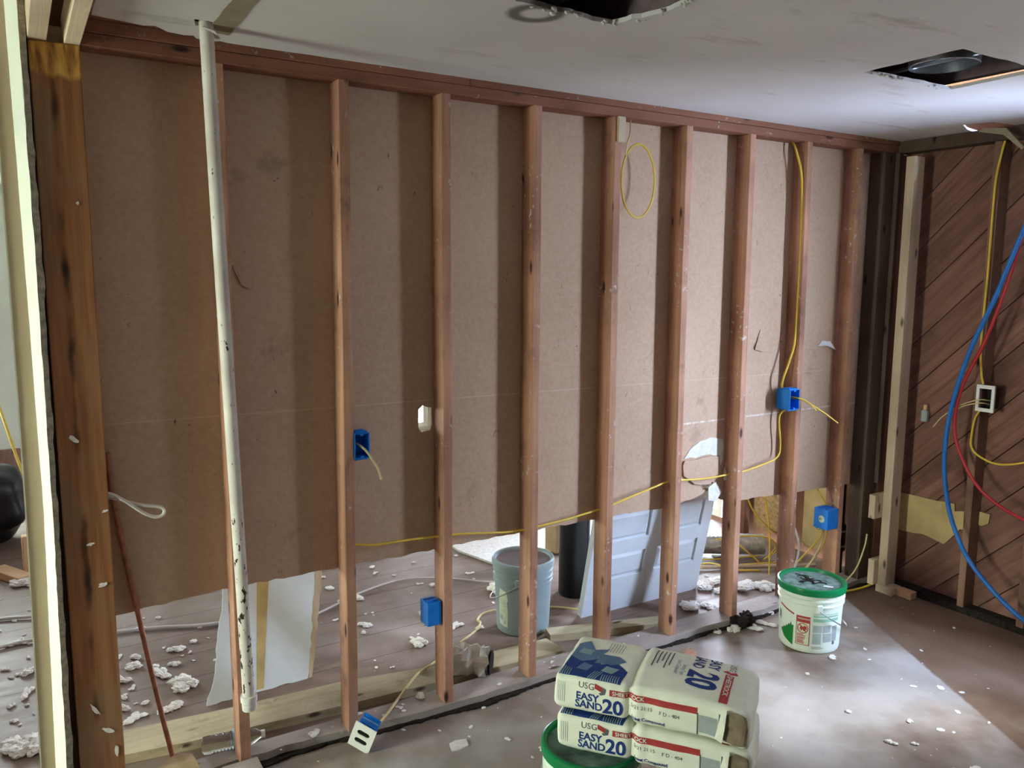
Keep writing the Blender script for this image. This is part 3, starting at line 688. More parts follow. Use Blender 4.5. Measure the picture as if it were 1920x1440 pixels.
for k, p in enumerate([[(3.20, .05, 1.15), (3.225, -.02, 1.145), (3.26, -.06, 1.12), (3.275, -.09, 1.085)], [(3.20, .05, 1.14), (3.24, -.03, 1.135), (3.31, -.10, 1.08), (3.385, -.14, 1.02)]]):
    cable('box_cable', p, .0055, 'yellow_cable', ['short yellow cable end poking from the right blue box', 'long yellow cable end slanting down out of the right blue box'][k], flat=.6)
cable('floor_cable', [(.80, -.05, .05), (.86, -.035, .05), (.93, .02, .050), (1.03, .12, .05), (1.09, .18, .05), (1.19, .27, .05), (1.32, .385, .015), (1.42, .46, .008), (1.51, .51, .008), (1.60, .56, .008), (1.66, .60, .008), (1.715, .66, .008), (1.72, .70, .008), (1.80, .755, .008), (1.95, .73, .008), (2.15, .63, .008), (2.26, .47, .02)], .0055, 'cream_cable', 'cream cable snaking from the floor box back past the grey bucket')
cable('white_cable', [(-.4, 1.58, .01), (-.24, 1.585, .012), (-.05, 1.50, .01), (.10, 1.485, .01), (.30, 1.43, .01), (.46, 1.36, .01), (.70, 1.30, .01)], .009, 'white_cable', 'white cable lying across the far floor behind the brown rod')
cable('white_cable', [(-.8, 1.99, .01), (-.40, 1.955, .01), (-.24, 1.90, .012), (-.1, 1.89, .01)], .009, 'white_cable', 'white cable at far left, behind the other white cable')
cable('white_cable', [(.75, 1.08, .008), (1.05, 1.20, .008), (1.35, 1.35, .008), (1.62, 1.40, .008), (1.85, 1.28, .008), (2.05, 1.1, .008), (2.25, 1.05, .008)], .006, 'white_cable', 'thin pale cable arching over the far floor between studs and grey bucket')
cable('looped_wire', [(-.03, .035, 1.08), (.01, .015, 1.078), (.05, .012, 1.05), (.10, .012, 1.005), (.135, .012, .985), (.158, .012, .987), (.165, .014, 1.002), (.150, .016, 1.016), (.10, .018, 1.028), (.055, .022, 1.045), (.02, .03, 1.06), (-.02, .04, 1.07)], .0058, 'white_cable', 'white wire bent back in a loop, sticking out behind the left post')
cable('copper_rod', [(.012, .072, 1.20), (.020, .073, 1.05), (.052, .076, .80), (.072, .079, .66), (.098, .10, .48), (.135, .128, .24), (.166, .145, .057)], .0085, 'copper', 'long thin brown copper tube leaning from the left post down to the floor', 'pipe', n=10)
# right wall cables and tubes
cable('yellow_cable', [(3.955, -.56, 2.43), (3.95, -.553, 2.38), (3.945, -.538, 2.26), (3.945, -.535, 2.1), (3.945, -.536, 1.8), (3.945, -.532, 1.45), (3.945, -.545, 1.30), (3.952, -.556, 1.235)], .0055, 'yellow_cable', 'yellow cable running down the right wall stud to the white-framed box')
cable('yellow_cable', [(3.952, -.548, 1.095), (3.942, -.533, 1.05), (3.94, -.525, .96), (3.94, -.53, .905), (3.94, -.565, .87), (3.94, -.64, .845), (3.94, -.72, .853), (3.94, -.84, .90), (3.94, -1.0, 1.0)], .005, 'yellow_cable', 'yellow cable curving from below the white-framed box to the right')
for k, p in enumerate([[(3.99, -.58, 1.15), (3.93, -.55, 1.155), (3.90, -.47, 1.115), (3.88, -.40, 1.05), (3.87, -.36, .99)], [(3.99, -.575, 1.13), (3.93, -.56, 1.14), (3.90, -.50, 1.12), (3.88, -.43, 1.075)]]):
    cable('box_cable', p, .005, 'cream_cable', ['longer pale cable end slanting out of the white-framed box', 'shorter pale cable end poking out of the white-framed box'][k], flat=.6)
cable('water_tube', [(3.85, -.98, 2.45), (3.85, -.84, 2.25), (3.85, -.737, 1.995), (3.85, -.63, 1.669), (3.85, -.53, 1.40), (3.85, -.463, 1.121), (3.85, -.444, .866), (3.85, -.473, .646), (3.85, -.538, .464), (3.85, -.653, .301), (3.85, -.895, .13), (3.85, -1.25, .03)], .0115, 'blue_tube', 'thick blue plastic water tube bowed in front of the right wall', 'water tube', n=10)
cable('water_tube', [(3.88, -.90, 2.46), (3.88, -.79, 2.2), (3.87, -.725, 1.972), (3.87, -.667, 1.72), (3.87, -.59, 1.456), (3.87, -.50, 1.232), (3.87, -.472, 1.037), (3.87, -.513, .877), (3.87, -.635, .71), (3.87, -.844, .615), (3.87, -1.2, .56)], .0085, 'red_tube', 'thin red plastic water tube bowed in front of the right wall', 'water tube', n=10)
cable('yellow_cable', [(3.40, -.02, .09), (3.62, -.05, .03), (3.80, -.06, .016), (3.94, -.09, .05), (3.955, -.13, .058)], .0065, 'yellow_cable', 'yellow cable lying on the floor from behind the green-lidded bucket to the corner')
cable('loose_wire', [(3.66, -.03, .05), (3.76, -.04, .13), (3.84, -.03, .24), (3.87, -.02, .31)], .0045, 'cream_cable', 'pale wire curving up in the dark corner right of the last stud')
# cables of box 4 and the tangle behind the last bays
G = 'tangled cables behind the last studs'
for k, p in enumerate([
    [(3.575, .05, .40), (3.56, .06, .32), (3.50, .12, .20), (3.42, .2, .06)], [(3.60, .05, .40), (3.59, .05, .30), (3.54, .10, .16), (3.44, .16, .05)],
    [(3.585, .06, .40), (3.56, .05, .28), (3.46, .08, .12), (3.36, .10, .045)],
    [(3.57, .10, .58), (3.58, .16, .66), (3.57, .12, .72)], [(3.60, .06, .50), (3.585, .12, .60), (3.60, .13, .70)],
    [(3.50, .25, .62), (3.49, .25, .40), (3.46, .22, .22), (3.40, .2, .06)], [(3.47, .5, .62), (3.62, .5, .42), (3.80, .45, .22), (3.9, .4, .1)],
    [(3.38, .5, .62), (3.50, .5, .38), (3.68, .5, .22), (3.78, .5, .17), (3.74, .5, .08), (3.62, .5, .04)], [(3.25, .5, .47), (3.40, .5, .50), (3.60, .5, .60), (3.7, .5, .66)],
    [(3.20, .5, .24), (3.45, .5, .22), (3.66, .5, .17), (3.72, .5, .10), (3.66, .5, .05)], [(3.10, .7, .05), (3.30, .62, .02), (3.6, .5, .02), (3.85, .4, .02)],
    [(3.78, .5, .62), (3.76, .5, .40), (3.74, .5, .18), (3.70, .46, .03)], [(3.80, .48, .64), (3.83, .48, .36), (3.80, .42, .10), (3.7, .35, .02)],
    [(3.05, .8, .30), (3.2, .7, .15), (3.22, .62, .02)], [(3.28, .5, .60), (3.30, .52, .40), (3.36, .5, .22), (3.52, .45, .06)], [(3.45, .4, .62), (3.52, .42, .45), (3.50, .36, .25), (3.44, .3, .04)], [(3.52, .3, .60), (3.535, .3, .42), (3.50, .26, .2), (3.42, .22, .03)], [(3.0, .62, .02), (3.15, .52, .10), (3.32, .45, .05), (3.5, .42, .02)],
    [(2.95, .95, .02), (3.15, .8, .04), (3.4, .7, .02), (3.7, .6, .02)]]):
    cable('tangled_cable', p, .0048, 'yellow_cable' if k not in (2, 6, 12) else 'cream_cable', 'yellow and cream cables tangled behind the last studs near the white-stickered box', group=G)
cable('white_cable', [(3.36, .13, .58), (3.37, .10, .44), (3.42, .09, .30), (3.42, .10, .18), (3.38, .12, .05)], .006, 'white_cable', 'white cable hanging behind the bay left of the white-stickered box')

# ---------------------------------------------------------------- hanging pipe
pp = thing('hanging_pipe', 'white-painted rusty pipe hanging from a ceiling hole in front of the left studs', 'pipe', (.398, -.035, .25))
ob('pipe', tube(B(), [(.322, -.178, 2.62), (.34, -.145, 1.95), (.366, -.098, 1.2), (.384, -.064, .70), (.398, -.036, .30)], .0205, 20), 'pipe', pp, world=True, smooth=True)
ob('coupling', tube(B(), [(.3975, -.037, .315), (.398, -.036, .29), (.3995, -.033, .262)], .026, 20, radf=lambda t: 1.08 if t < .5 else .95), 'gypsum_white', pp, world=True, smooth=True, label='dusty white coupling at the lower end')
b = slab(B(), [(.31, -.19), (.345, -.20), (.365, -.165), (.35, -.14), (.32, -.135)], .004, (), lambda a, b_, c: (a+.0, b_, 2.485+c-(a-.31)*.35)); ob('torn_collar', b, 'ceiling_paint', pp, world=True)

# ---------------------------------------------------------------- ceiling bits
tp = ob('drywall_tape', slab(B(), jagpoly([(.337, -.11), (.405, -.10), (.40, -.47), (.395, -1.6), (.335, -1.6), (.34, -.44)], .05, .003), .002, (), lambda a, b_, c: (a, b_, ZC-.0005-c)), 'tape_brown', world=True)
tag(tp, 'beige joint tape strip torn loose on the ceiling beside the white pipe', 'joint tape')
dc = thing('recessed_light_can', 'silver metal can with a bracket up inside the square ceiling cut-out', 'light fixture', (2.72, -.98, 2.53))
b = lathe(B(), [(.115, 0), (.118, .002), (.118, .16), (.112, .16), (.112, .004)], 36, closed_top=False, closed_bot=False); ob('can', b, 'steel', dc, smooth=True)
ob('can_top', lathe(B(), [(.117, .160), (.117, .165)], 36), 'steel', dc)
ob('hanger_bar', bx(-.02, -.004, -.22, .22, .012, .022), 'steel', dc); ob('junction_box', bx(-.24, -.14, -.08, .04, .02, .12, bev=.004), 'steel', dc)
tag(ob('ceiling_joist', bx(2.38, 2.42, -4.2, -.01, 2.535, 2.76), 'plate_wood', world=True), 'brown joist above the left side of the square ceiling cut-out', 'joist')
tag(ob('ceiling_joist', bx(2.99, 3.03, -4.2, -.01, 2.535, 2.76), 'joist_grey', world=True), 'brown joist above the right side of the square ceiling cut-out', 'joist')
tag(ob('ceiling_joist', bx(1.385, 1.425, -4.2, -.01, 2.515, 2.76), 'joist_grey', world=True), 'brown joist beside the ragged ceiling hole at the top edge', 'joist')
tag(ob('foil_duct', tube(B(), [(1.05, -2.0, 2.66), (1.15, -1.2, 2.63), (1.2, -.5, 2.66)], .09, 16), 'foil', world=True, smooth=True), 'foil duct seen inside the ragged ceiling hole at the top edge', 'duct')
b = B()
for k in range(46):   # crumbs of plaster round the two holes
    t_ = random.random()
    if k < 26: x, y = (1.0+.34*t_, -.822+random.uniform(-.012, .006)) if k % 2 else (1.378+random.uniform(-.01, .008), -.83-.36*t_)
    else: x, y = (2.45+.5*t_, -.858+random.uniform(-.006, .006)) if k % 2 else (2.46+.2*t_, -.862+random.uniform(-.01, .004))
    bmesh.ops.create_icosphere(b, subdivisions=1, radius=random.uniform(.003, .009), matrix=Matrix.Translation((x, y, ZC-.003+random.uniform(-.004, .006))) @ Matrix.Diagonal((1.3, .8, .8, 1)))
tag(ob('plaster_crumbs', b, 'gypsum_white', world=True), 'white plaster crumbs hanging on the ragged edges of the ceiling holes', 'plaster crumbs', kind='stuff')

# ---------------------------------------------------------------- buckets
def ring_pos(cx, cy, rad):
    return lambda th, z: (cx+rad(z)*math.cos(th), cy+rad(z)*math.sin(th), z)
def bucket(name, label, loc, rz, H, R1, R0, mat, lidmat, lidin, ribs, handle='steel', group=None, ha=0):
    t = thing(name, label, 'bucket', loc, (0, 0, rz), group)
    rad = lambda z: R0+(R1-R0)*z/H
    prof = [(R0-.012, 0), (R0-.003, .004), (R0, .012)]
    z = .02
    while z < H-.115: prof.append((rad(z), z)); z += .03
    for zr in ribs: prof += [(rad(zr)-.0, zr-.006), (rad(zr)+.006, zr-.003), (rad(zr)+.006, zr+.003), (rad(zr), zr+.006)]
    prof = sorted(prof, key=lambda q: q[1]); prof.append((R1, H))
    ob('pail', lathe(B(), prof, 64, closed_top=False), mat, t, smooth=True)
    b = lathe(B(), [(R1+.001, H-.028), (R1+.009, H-.026), (R1+.010, H-.004), (R1+.008, H+.004), (R1+.002, H+.007), (R1-.008, H+.004), (R1-.012, H-.008)], 64, closed_top=False, closed_bot=False); bt = lathe(B(), [(R1-.0125, H-.010), (R1-.0125, H-.007), (.001, H-.0065)], 64)
    t_lid = ob('lid', b, lidmat, t, smooth=True); ob('lid_panel', bt, lidin, t_lid)
    # bail handle: drops in front (local -y), ears at +-x
    zt = H-.095; RH = Matrix.Rotation(R_(ha), 4, 'Z')
    for s in (-1, 1):
        be = bx(s*(rad(zt)+.004)-.008, s*(rad(zt)+.004)+.008, -.014, .014, zt-.012, zt+.03, bev=.004); be.transform(RH); ob('handle_ear', be, mat, t)
    pts = [((rad(zt)+.014)*math.cos(a), -(rad(zt)+.022)*math.sin(a), zt-.115*math.sin(a)) for a in [math.pi*i/14 for i in range(15)]]
    hb = tube(B(), pts, .0026, 6); hb.transform(RH); ob('wire_handle', hb, handle, t, smooth=True)
    return t, rad
def onpail(rad, off=.0008, z0=0, th0=-math.pi/2, sc=1):
    return lambda x, y: ((rad(y+z0)+off)*math.cos(th0+x/rad(y+z0)), (rad(y+z0)+off)*math.sin(th0+x/rad(y+z0)), y+z0)
# green-lidded bucket. local frame: -y faces camera
ang = math.atan2(-.40+2.78, 3.00+.21)   # direction from camera to bucket
rz = ang-math.pi/2
t, rad = bucket('green_lidded_bucket', 'white bucket with green lid and printed labels, standing near the right corner', (2.995, -.335, 0), rz, .315, .150, .138, 'pail_white', 'pail_green', 'dust', (.262, .235), ha=107)
t.name = 'plaster_bucket'
# ears turned: swap handle for a side-slung one
P_ = lambda z0=0, off=.0008: onpail(rad, off, z0)
def pr(name, bm, mat, par, smooth=False): return ob(name, bm, mat, par, smooth=smooth)
wl = pr('warning_label', warp(polymesh(rect(-.058, .006, .040, .185)), P_()), 'ink_red', t)
pr('warning_field', warp(polymesh(rect(-.0545, .0025, .0435, .153)), P_(0, .0014)), 'label_paper', wl)
pr('warning_text', warp(join(*[polymesh(rect(-.051, -.006-random.random()*.018, z, z+.004)) for z in (.049, .055, .061, .069, .076, .085, .092)]), P_(0, .002)), 'ink_red', wl)
b = textmesh('WARNING', .012, .0003, .006); b.transform(Matrix.Translation((-.0500, .168, 0))); pr('warning_heading', warp(b, P_(0, .002)), 'label_paper', wl)
def circ(cx, cz, r0, r1, n=28):
    b = B(); a = [b.verts.new((cx+r0*math.cos(2*math.pi*k/n), cz+r0*math.sin(2*math.pi*k/n), 0)) for k in range(n)]; c = [b.verts.new((cx+r1*math.cos(2*math.pi*k/n), cz+r1*math.sin(2*math.pi*k/n), 0)) for k in range(n)]
    for k in range(n): b.faces.new((a[k], a[(k+1) % n], c[(k+1) % n], c[k]))
    return b
sil = [(-.042, .118), (-.034, .137), (-.024, .132), (-.019, .140), (-.008, .134), (-.008, .117), (-.016, .120), (-.019, .109), (-.027, .120), (-.033, .108), (-.037, .123)]
pr('warning_symbol', warp(join(circ(-.026, .125, .0215, .0255), polymesh(sil, .006), polymesh([(-.043, .141), (-.039, .144), (-.008, .110), (-.012, .107)], .006)), P_(0, .0021)), 'ink_red', wl)
gp = [(-.150, .078), (-.125, .050), (-.072, .026), (-.070, .128), (-.080, .124), (-.086, .142), (-.091, .122), (-.098, .128), (-.105, .112), (-.112, .115), (-.120, .100), (-.128, .104), (-.136, .092), (-.146, .09)]
pr('green_print', warp(polymesh(gp), P_()), 'ink_green', t)
pr('dark_red_stripe', warp(polymesh([(-.160, .205), (-.070, .180), (-.070, .188), (-.160, .213)]), P_()), 'ink_red', t)
pr('brand_lettering', warp(join(polymesh(rect(-.172, -.164, .135, .175)), polymesh(rect(-.160, -.155, .130, .170))), P_()), 'ink_grey', t)
pr('instruction_bands', warp(join(polymesh(rect(.018, .150, .186, .194)), polymesh(rect(.018, .150, .164, .180)), polymesh(rect(.018, .150, .199, .202))), P_()), 'ink_palegreen', t)
pr('instruction_panels', warp(join(polymesh(rect(.018, .060, .110, .146)), polymesh(rect(.066, .104, .110, .146)), polymesh(rect(.018, .058, .052, .106)), polymesh(rect(.068, .110, .062, .106)), polymesh(rect(.114, .145, .062, .14))), P_()), 'ink_palegrey', t)
pr('fine_print', warp(join(*[polymesh(rect(.016, .060+.012*(k % 2), .028+k*.005, .0295+k*.005), .02) for k in range(3)]), P_()), 'ink_grey', t)
pr('code_patch', warp(polymesh(rect(.118, .132, .046, .064)), P_()), 'ink_grey', t)
b = B()
for k in range(12):   # squiggles of dried compound on the lid
    a0 = random.uniform(0, 6.28); p0 = Vector((random.uniform(-.06, .04), random.uniform(-.03, .06), .3105))
    tube(b, [p0+Vector((.03*math.cos(a0+i*.7), .02*math.sin(a0*2+i), .001)) for i in range(5)], .0022, 5)
pr('dried_smears', b, 'dirt_and_shade', t, True)
pr('lid_sticker', bx(.055, .098, -.052, -.037, .3088, .3105), 'white_plastic', t)

t, rad = bucket('grey_bucket', 'grey bucket with dark lid and torn label behind the wall studs', (1.888, .53, 0), math.atan2(.53+2.78, 1.888+.21)-math.pi/2-.25, .365, .148, .132, 'pail_grey', 'pail_grey', 'lid_grey', (.315, .285, .262), ha=-85)
t.name = 'plastic_bucket'
tl = pr('torn_label', warp(polymesh([(-.10, .05), (-.045, .04), (-.043, .12), (-.048, .17), (-.043, .185), (-.05, .225), (-.095, .235), (-.105, .19)]), onpail(rad)), 'label_paper', t)
pr('label_print', warp(join(polymesh(rect(-.095, -.075, .075, .10)), polymesh(rect(-.066, -.056, .055, .075)), *[polymesh(rect(-.095, -.06, z, z+.002)) for z in (.11, .12, .13, .145, .16)]), onpail(rad, .0014)), 'ink_palegrey', tl)

bk, rad = bucket('bag_bucket', 'green-rimmed white bucket under the two paper bags at the bottom edge', (1.200, -.955, 0), math.radians(-55), .372, .146, .134, 'pail_white', 'pail_green', 'dust', (.31, .285))
bk.name = 'plaster_bucket'

# ---------------------------------------------------------------- the two bags
BL, BW, BH = .560, .272, .108
def bagsurf(seed, bul=.012):
    i = Vector((BL/2-.022, BW/2-.022, BH/2-.022))
    def fn(p, off=0):
        p = Vector(p); q = Vector([max(-i[k], min(i[k], p[k])) for k in range(3)]); d = p-q
        n_ = d.normalized() if d.length > 1e-9 else Vector((0, 0, 1))
        rd = .022
        h = .006*noise.noise(Vector((p.x*7+seed, p.y*9, p.z*9)))+.0022*noise.noise(Vector((p.x*28, p.y*30+seed, p.z*30)))
        # bulge in the middle, fold between the two halves, sagging right end
        h += bul*(1-(2*p.x/BL)**2)*(1-(2*p.y/BW)**2)*(1 if n_.z > .5 else (0 if n_.z < -.5 else .5))
        h -= .013*math.exp(-((p.x+.055+.03*p.y)/.009)**2)
        h += .0035*math.exp(-((p.x+.030+.03*p.y)/.012)**2)+.004*math.exp(-((p.z-.012)/.006)**2)*(n_.y < -.5)*(p.x > -.05)*.6
        pos = q+n_*(rd+h+off)
        if p.x > .12: pos.z -= (p.x-.12)**2*.55
        return pos
    return fn
def bag(label, loc, rot, seed, bul):
    t = thing('joint_compound_bag', label, 'paper bag', loc, rot, 'bags of joint compound stacked on the bucket')
    fn = bagsurf(seed, bul); b = B(); n1, n2, n3 = 72, 36, 14
    hx, hy, hz = BL/2, BW/2, BH/2
    def grid(f_, na, nb):
        g = [[b.verts.new(fn(f_(i/na*2-1, j/nb*2-1))) for j in range(nb+1)] for i in range(na+1)]
        for i in range(na):
            for j in range(nb): b.faces.new((g[i][j], g[i+1][j], g[i+1][j+1], g[i][j+1]))
    for s in (-1, 1):
        grid(lambda a, c: (a*hx, c*hy, s*hz), n1, n2); grid(lambda a, c: (a*hx, s*hy, c*hz), n1, n3); grid(lambda a, c: (s*hx, a*hy, c*hz), n2, n3)
    bmesh.ops.remove_doubles(b, verts=b.verts, dist=.0004)
    ob('sack', b, 'bag_paper', t, smooth=True)
    F = lambda off=.0009: (lambda x, y: fn((x-BL/2, -hy, y-BH/2), off))          # front face: x along, y up
    T = lambda off=.0009: (lambda x, y: fn((x-BL/2, y-hy, hz), off))             # top face
    def tx(s, size, x, y, bold=.0, mp=None, sx=1, rot_=0, cell=.006):
        m = textmesh(s, size, bold, cell); m.transform(Matrix.Translation((x, y, 0)) @ Matrix.Rotation(rot_, 4, 'Z') @ Matrix.Diagonal((sx, 1, 1, 1))); return warp(m, mp or F())
    # front
    ob('grey_lettering', tx('USG', .026, .078, .078, .0), 'ink_grey', t)
    ob('blue_lettering', join(tx('EASY', .031, .072, .043, .0008), tx('SAND', .031, .070, .019, .0008), tx('20', .060, .152, .016, .0018)), 'ink_navy', t)
    ob('emblem', warp(join(polymesh([(.128, .098), (.150, .090), (.150, .074), (.128, .084)], .006)), F()), 'ink_red', t)
    ob('emblem_base', warp(polymesh([(.150, .090), (.162, .086), (.158, .070), (.146, .066), (.140, .072), (.150, .076)], .006), F(.0012)), 'ink_grey', t)
    rb_ = ob('red_band', warp(polymesh(rect(.172, .420, .070, .088)), F()), 'ink_red', t)
    ob('band_lettering', join(tx('SHEETROCK', .0165, .180, .0735, .0003, F(.0018))), 'bag_paper', rb_)
    ob('date_stamp', join(tx('5/21 21:15', .0150, .232, .048, 0), tx('F D - 404', .0150, .315, .044, 0)), 'ink_grey', t)
    ob('small_lettering', tx('Joint Compound', .0145, .235, .014, .0003), 'ink_navy', t)
    ob('blank_label', warp(polymesh(rect(.425, .475, .018, .070)), F()), 'ink_palegrey', t)
    ob('side_print', warp(join(*[polymesh(rect(.012+.006*k, .0135+.006*k, .025, .085)) for k in range(5)]), F()), 'ink_palegrey', t)
    # top: reads towards the front
    R9 = -math.pi/2
    ob('top_blue_lettering', join(tx('EASY', .046, .420, .262, .001, T(), .8, R9), tx('SAND', .046, .376, .262, .001, T(), .75, R9), tx('20', .118, .374, .152, .004, T(), .80, R9)), 'ink_navy', t)
    ob('top_small_lettering', join(tx('Setting-Type', .018, .350, .17, 0, T(), .7, R9), tx('Joint Compound', .018, .332, .19, 0, T(), .7, R9)), 'ink_slate', t)
    tb_ = ob('top_band', warp(polymesh(rect(.472, .496, .02, .172)), T()), 'ink_red', t)
    ob('top_band_lettering', tx('SHEETROCK', .020, .478, .166, .0003, T(.0018), 1, R9), 'bag_paper', tb_)
    ob('top_emblem', warp(polymesh([(.462, .186), (.484, .178), (.506, .188), (.498, .204), (.484, .192), (.474, .204)], .006), T()), 'ink_red', t)
    ob('top_grey_lettering', tx('USG', .026, .478, .255, 0, T(), 1, R9), 'ink_grey', t)
    ob('top_fine_print', join(*[warp(polymesh(rect(.262+.012*k, .266+.012*k, .12+.02*(k % 3), .235), .012), T()) for k in range(5)]+[warp(polymesh(rect(.115+.009*k, .1165+.009*k, .17, .235), .012), T()) for k in range(6)]), 'ink_grey', t)
    # the angular blue artwork near the left end
    art1 = [[(.008, .008), (.20, .006), (.206, .07), (.17, .105), (.12, .085), (.10, .12), (.05, .10), (.02, .13)]]
    ob('blue_artwork', warp(join(*[polymesh(p) for p in art1]), T()), 'ink_navy', t)
    art2 = [[(.02, .115), (.06, .09), (.10, .11), (.12, .19), (.08, .17), (.05, .225), (.02, .20)], [(.10, .09), (.15, .09), (.19, .12), (.16, .15), (.11, .15)], [(.055, .05), (.09, .04), (.10, .075), (.07, .085)]]
    ob('slate_artwork', warp(join(*[polymesh(p) for p in art2]), T(.0014)), 'ink_slate', t)
    art3 = [[(.035, .14), (.075, .13), (.08, .165), (.04, .175)], [(.13, .05), (.165, .045), (.18, .075), (.14, .08)]]
    stripes = [rect(.015+.007*k, .018+.007*k, .008, .06-.004*k) for k in range(5)]+[rect(.14+.007*k, .1425+.007*k, .004, .035) for k in range(8)]+[[(.10+.007*k, .008), (.103+.007*k, .008), (.118+.007*k, .045), (.115+.007*k, .045)] for k in range(4)]
    ob('pale_artwork', warp(join(*[polymesh(p) for p in art3+stripes]), T(.002)), 'ink_pale', t)
    # open folded mouth at the right front corner
    pts = [(.486, .022), (.492, .085), (.515, .104), (.552, .100), (.558, .060), (.552, .020), (.520, .006)]
    ob('open_gusset', warp(polymesh(pts), lambda x, y: fn((x-BL/2, -hy, y-BH/2), .003)), 'kraft', t, label='torn open grey-brown gusset')
    ob('gusset_flap', slab(B(), [(.470, .018), (.486, .10), (.50, .108), (.496, .05), (.49, .012)], .0015, (), lambda a, b_, c: tuple(Vector(fn((a-BL/2, -hy, b_-BH/2), .006+c))+Vector((0, -.25*(a-.47), 0)))), 'bag_paper', t)
    ob('gusset_seam', warp(join(polymesh(rect(.420, .423, .006, .074)), polymesh(rect(.478, .482, .006, .085))), F(.0012)), 'ink_grey', t)
    return t
ax = math.atan2(-.81, .59)
z_l = .372+.0075
bc = Vector((1.345, -1.083))
t1 = bag('lower paper bag of joint compound, lying directly on the green-rimmed bucket', (bc.x+.002, bc.y-.004, z_l+BH/2+.012), (0, 0, ax+.02), 5.0, .002)
t2 = bag('upper paper bag of joint compound, top face showing with blue artwork and a large 20', (bc.x-.004, bc.y+.002, z_l+BH*1.5+.026), (0, 0, ax), 2.0, .014)

# ---------------------------------------------------------------- things in the room beyond
# door leaning back
dr = thing('panel_door', 'white panelled door leaning behind the studs, seen below the drywall', 'door', (2.20, .455, 0), (R_(12.3), 0, R_(-1)))
W_, Hd = .80, 1.6
holes_ = []
for cx in (.07, .44):
    for (a, b_) in ((.20, .345), (.425, .58), (.66, 1.0), (1.08, 1.5)): holes_.append(rect(cx, cx+.29, a, b_))
ob('door_face', slab(B(), rect(0, W_, 0, Hd), .012, holes_, lambda a, b_, c: (a, c, b_)), 'door_paint', dr)
ob('door_core', bx(.001, W_-.001, .0121, .035, .001, Hd-.001), 'door_paint', dr)
for (h_) in holes_:
    x0, x1 = h_[0][0], h_[1][0]; z0, z1 = h_[0][1], h_[2][1]
    b = B(); o_ = .025
    v0 = [b.verts.new((x, .0118, z)) for x, z in ((x0+.008, z0+.008), (x1-.008, z0+.008), (x1-.008, z1-.008), (x0+.008, z1-.008))]; v1 = [b.verts.new((x, .003, z)) for x, z in ((x0+o_, z0+o_), (x1-o_, z0+o_), (x1-o_, z1-o_), (x0+o_, z1-o_))]
    for k in range(4): b.faces.new((v0[k], v0[(k+1) % 4], v1[(k+1) % 4], v1[k]))
    b.faces.new(v1); b.faces.new(v0); ob('door_panel', b, 'door_paint', dr)
# black tube
bt = thing('black_tube', 'tall black plastic tube standing between grey bucket and white door', 'tube', (2.365, .75, 0))
ob('barrel', lathe(B(), [(.083, 0), (.086, .01), (.086, .68)], 40), 'black_plastic', bt, smooth=True)
ob('rim', lathe(B(), [(.086, .66), (.090, .662), (.090, .682), (.084, .683)], 40), 'black_plastic', bt, smooth=True)
# leaning drywall piece
pts = [(.0, 0), (.43, 0), (.455, .10), (.47, .20), (.485, .30), (.50, .40), (.50, .70), (.06, .70), (.05, .40), (.035, .25), (.03, .12)]
dp_ = thing('drywall_offcut', 'large white drywall piece with a yellow stripe leaning behind the hanging pipe', 'drywall', (.357, .548, .0), (R_(-32), 0, R_(2)))
ob('sheet', slab(B(), jagpoly(pts, .03, .004), .0127, (), lambda a, b_, c: (a+.2*b_, c, b_)), 'door_paint', dp_)
ob('yellow_stripe', slab(B(), [(.205, .01), (.235, .01), (.26, .69), (.195, .69)], .001, (), lambda a, b_, c: (a+.2*b_, -.0005-c, b_)), 'plywood', dp_)
ob('paper_edge', slab(B(), jagpoly([(.435, .0), (.447, .0), (.50, .40), (.50, .70), (.490, .70)], .02, .004), .002, (), lambda a, b_, c: (a+.2*b_, -.001-c, b_)), 'pale_wood', dp_, label='torn brown paper edge')
# bright drywall sheet on the far floor
b = slab(B(), [(2.12, 1.68), (2.20, 1.345), (3.3, 1.36), (3.35, 2.7), (2.2, 2.9)], .013, (), lambda a, b_, c: (a, b_, c+.0005)); tag(ob('drywall_sheet', b, 'gypsum_white', world=True), 'bright white drywall sheet lying on the far floor behind the grey bucket', 'drywall')
b = bx(2.62, 2.74, 1.30, 1.42, .014, .80); tag(ob('cardboard_box', b, 'cardboard', world=True), 'tall narrow cardboard piece standing left of the black tube', 'cardboard')
# planks
tag(ob('long_plank', slab(B(), [(-.10, .30), (.26, .25), (.81, .205), (1.22, .178), (1.86, .143), (1.88, .17), (1.87, .29), (1.28, .315), (.88, .395), (.42, .42), (-.10, .475)], .036, (), lambda a, b_, c: (a, b_, c+.0005)), 'plank_wood', world=True), 'long pale plank lying on the floor just behind the sole plate', 'plank')
b = slab(B(), [(0, 0), (.62, 0), (.62, .085), (0, .085)], .036, (), lambda a, b_, c: (a, b_, c)); b.transform(Matrix.Translation((1.905, .305, .0005)) @ Matrix.Rotation(R_(-17), 4, 'Z')); tag(ob('short_plank', b, 'plank_wood', world=True), 'short pale board lying by the foot of the grey bucket', 'plank')
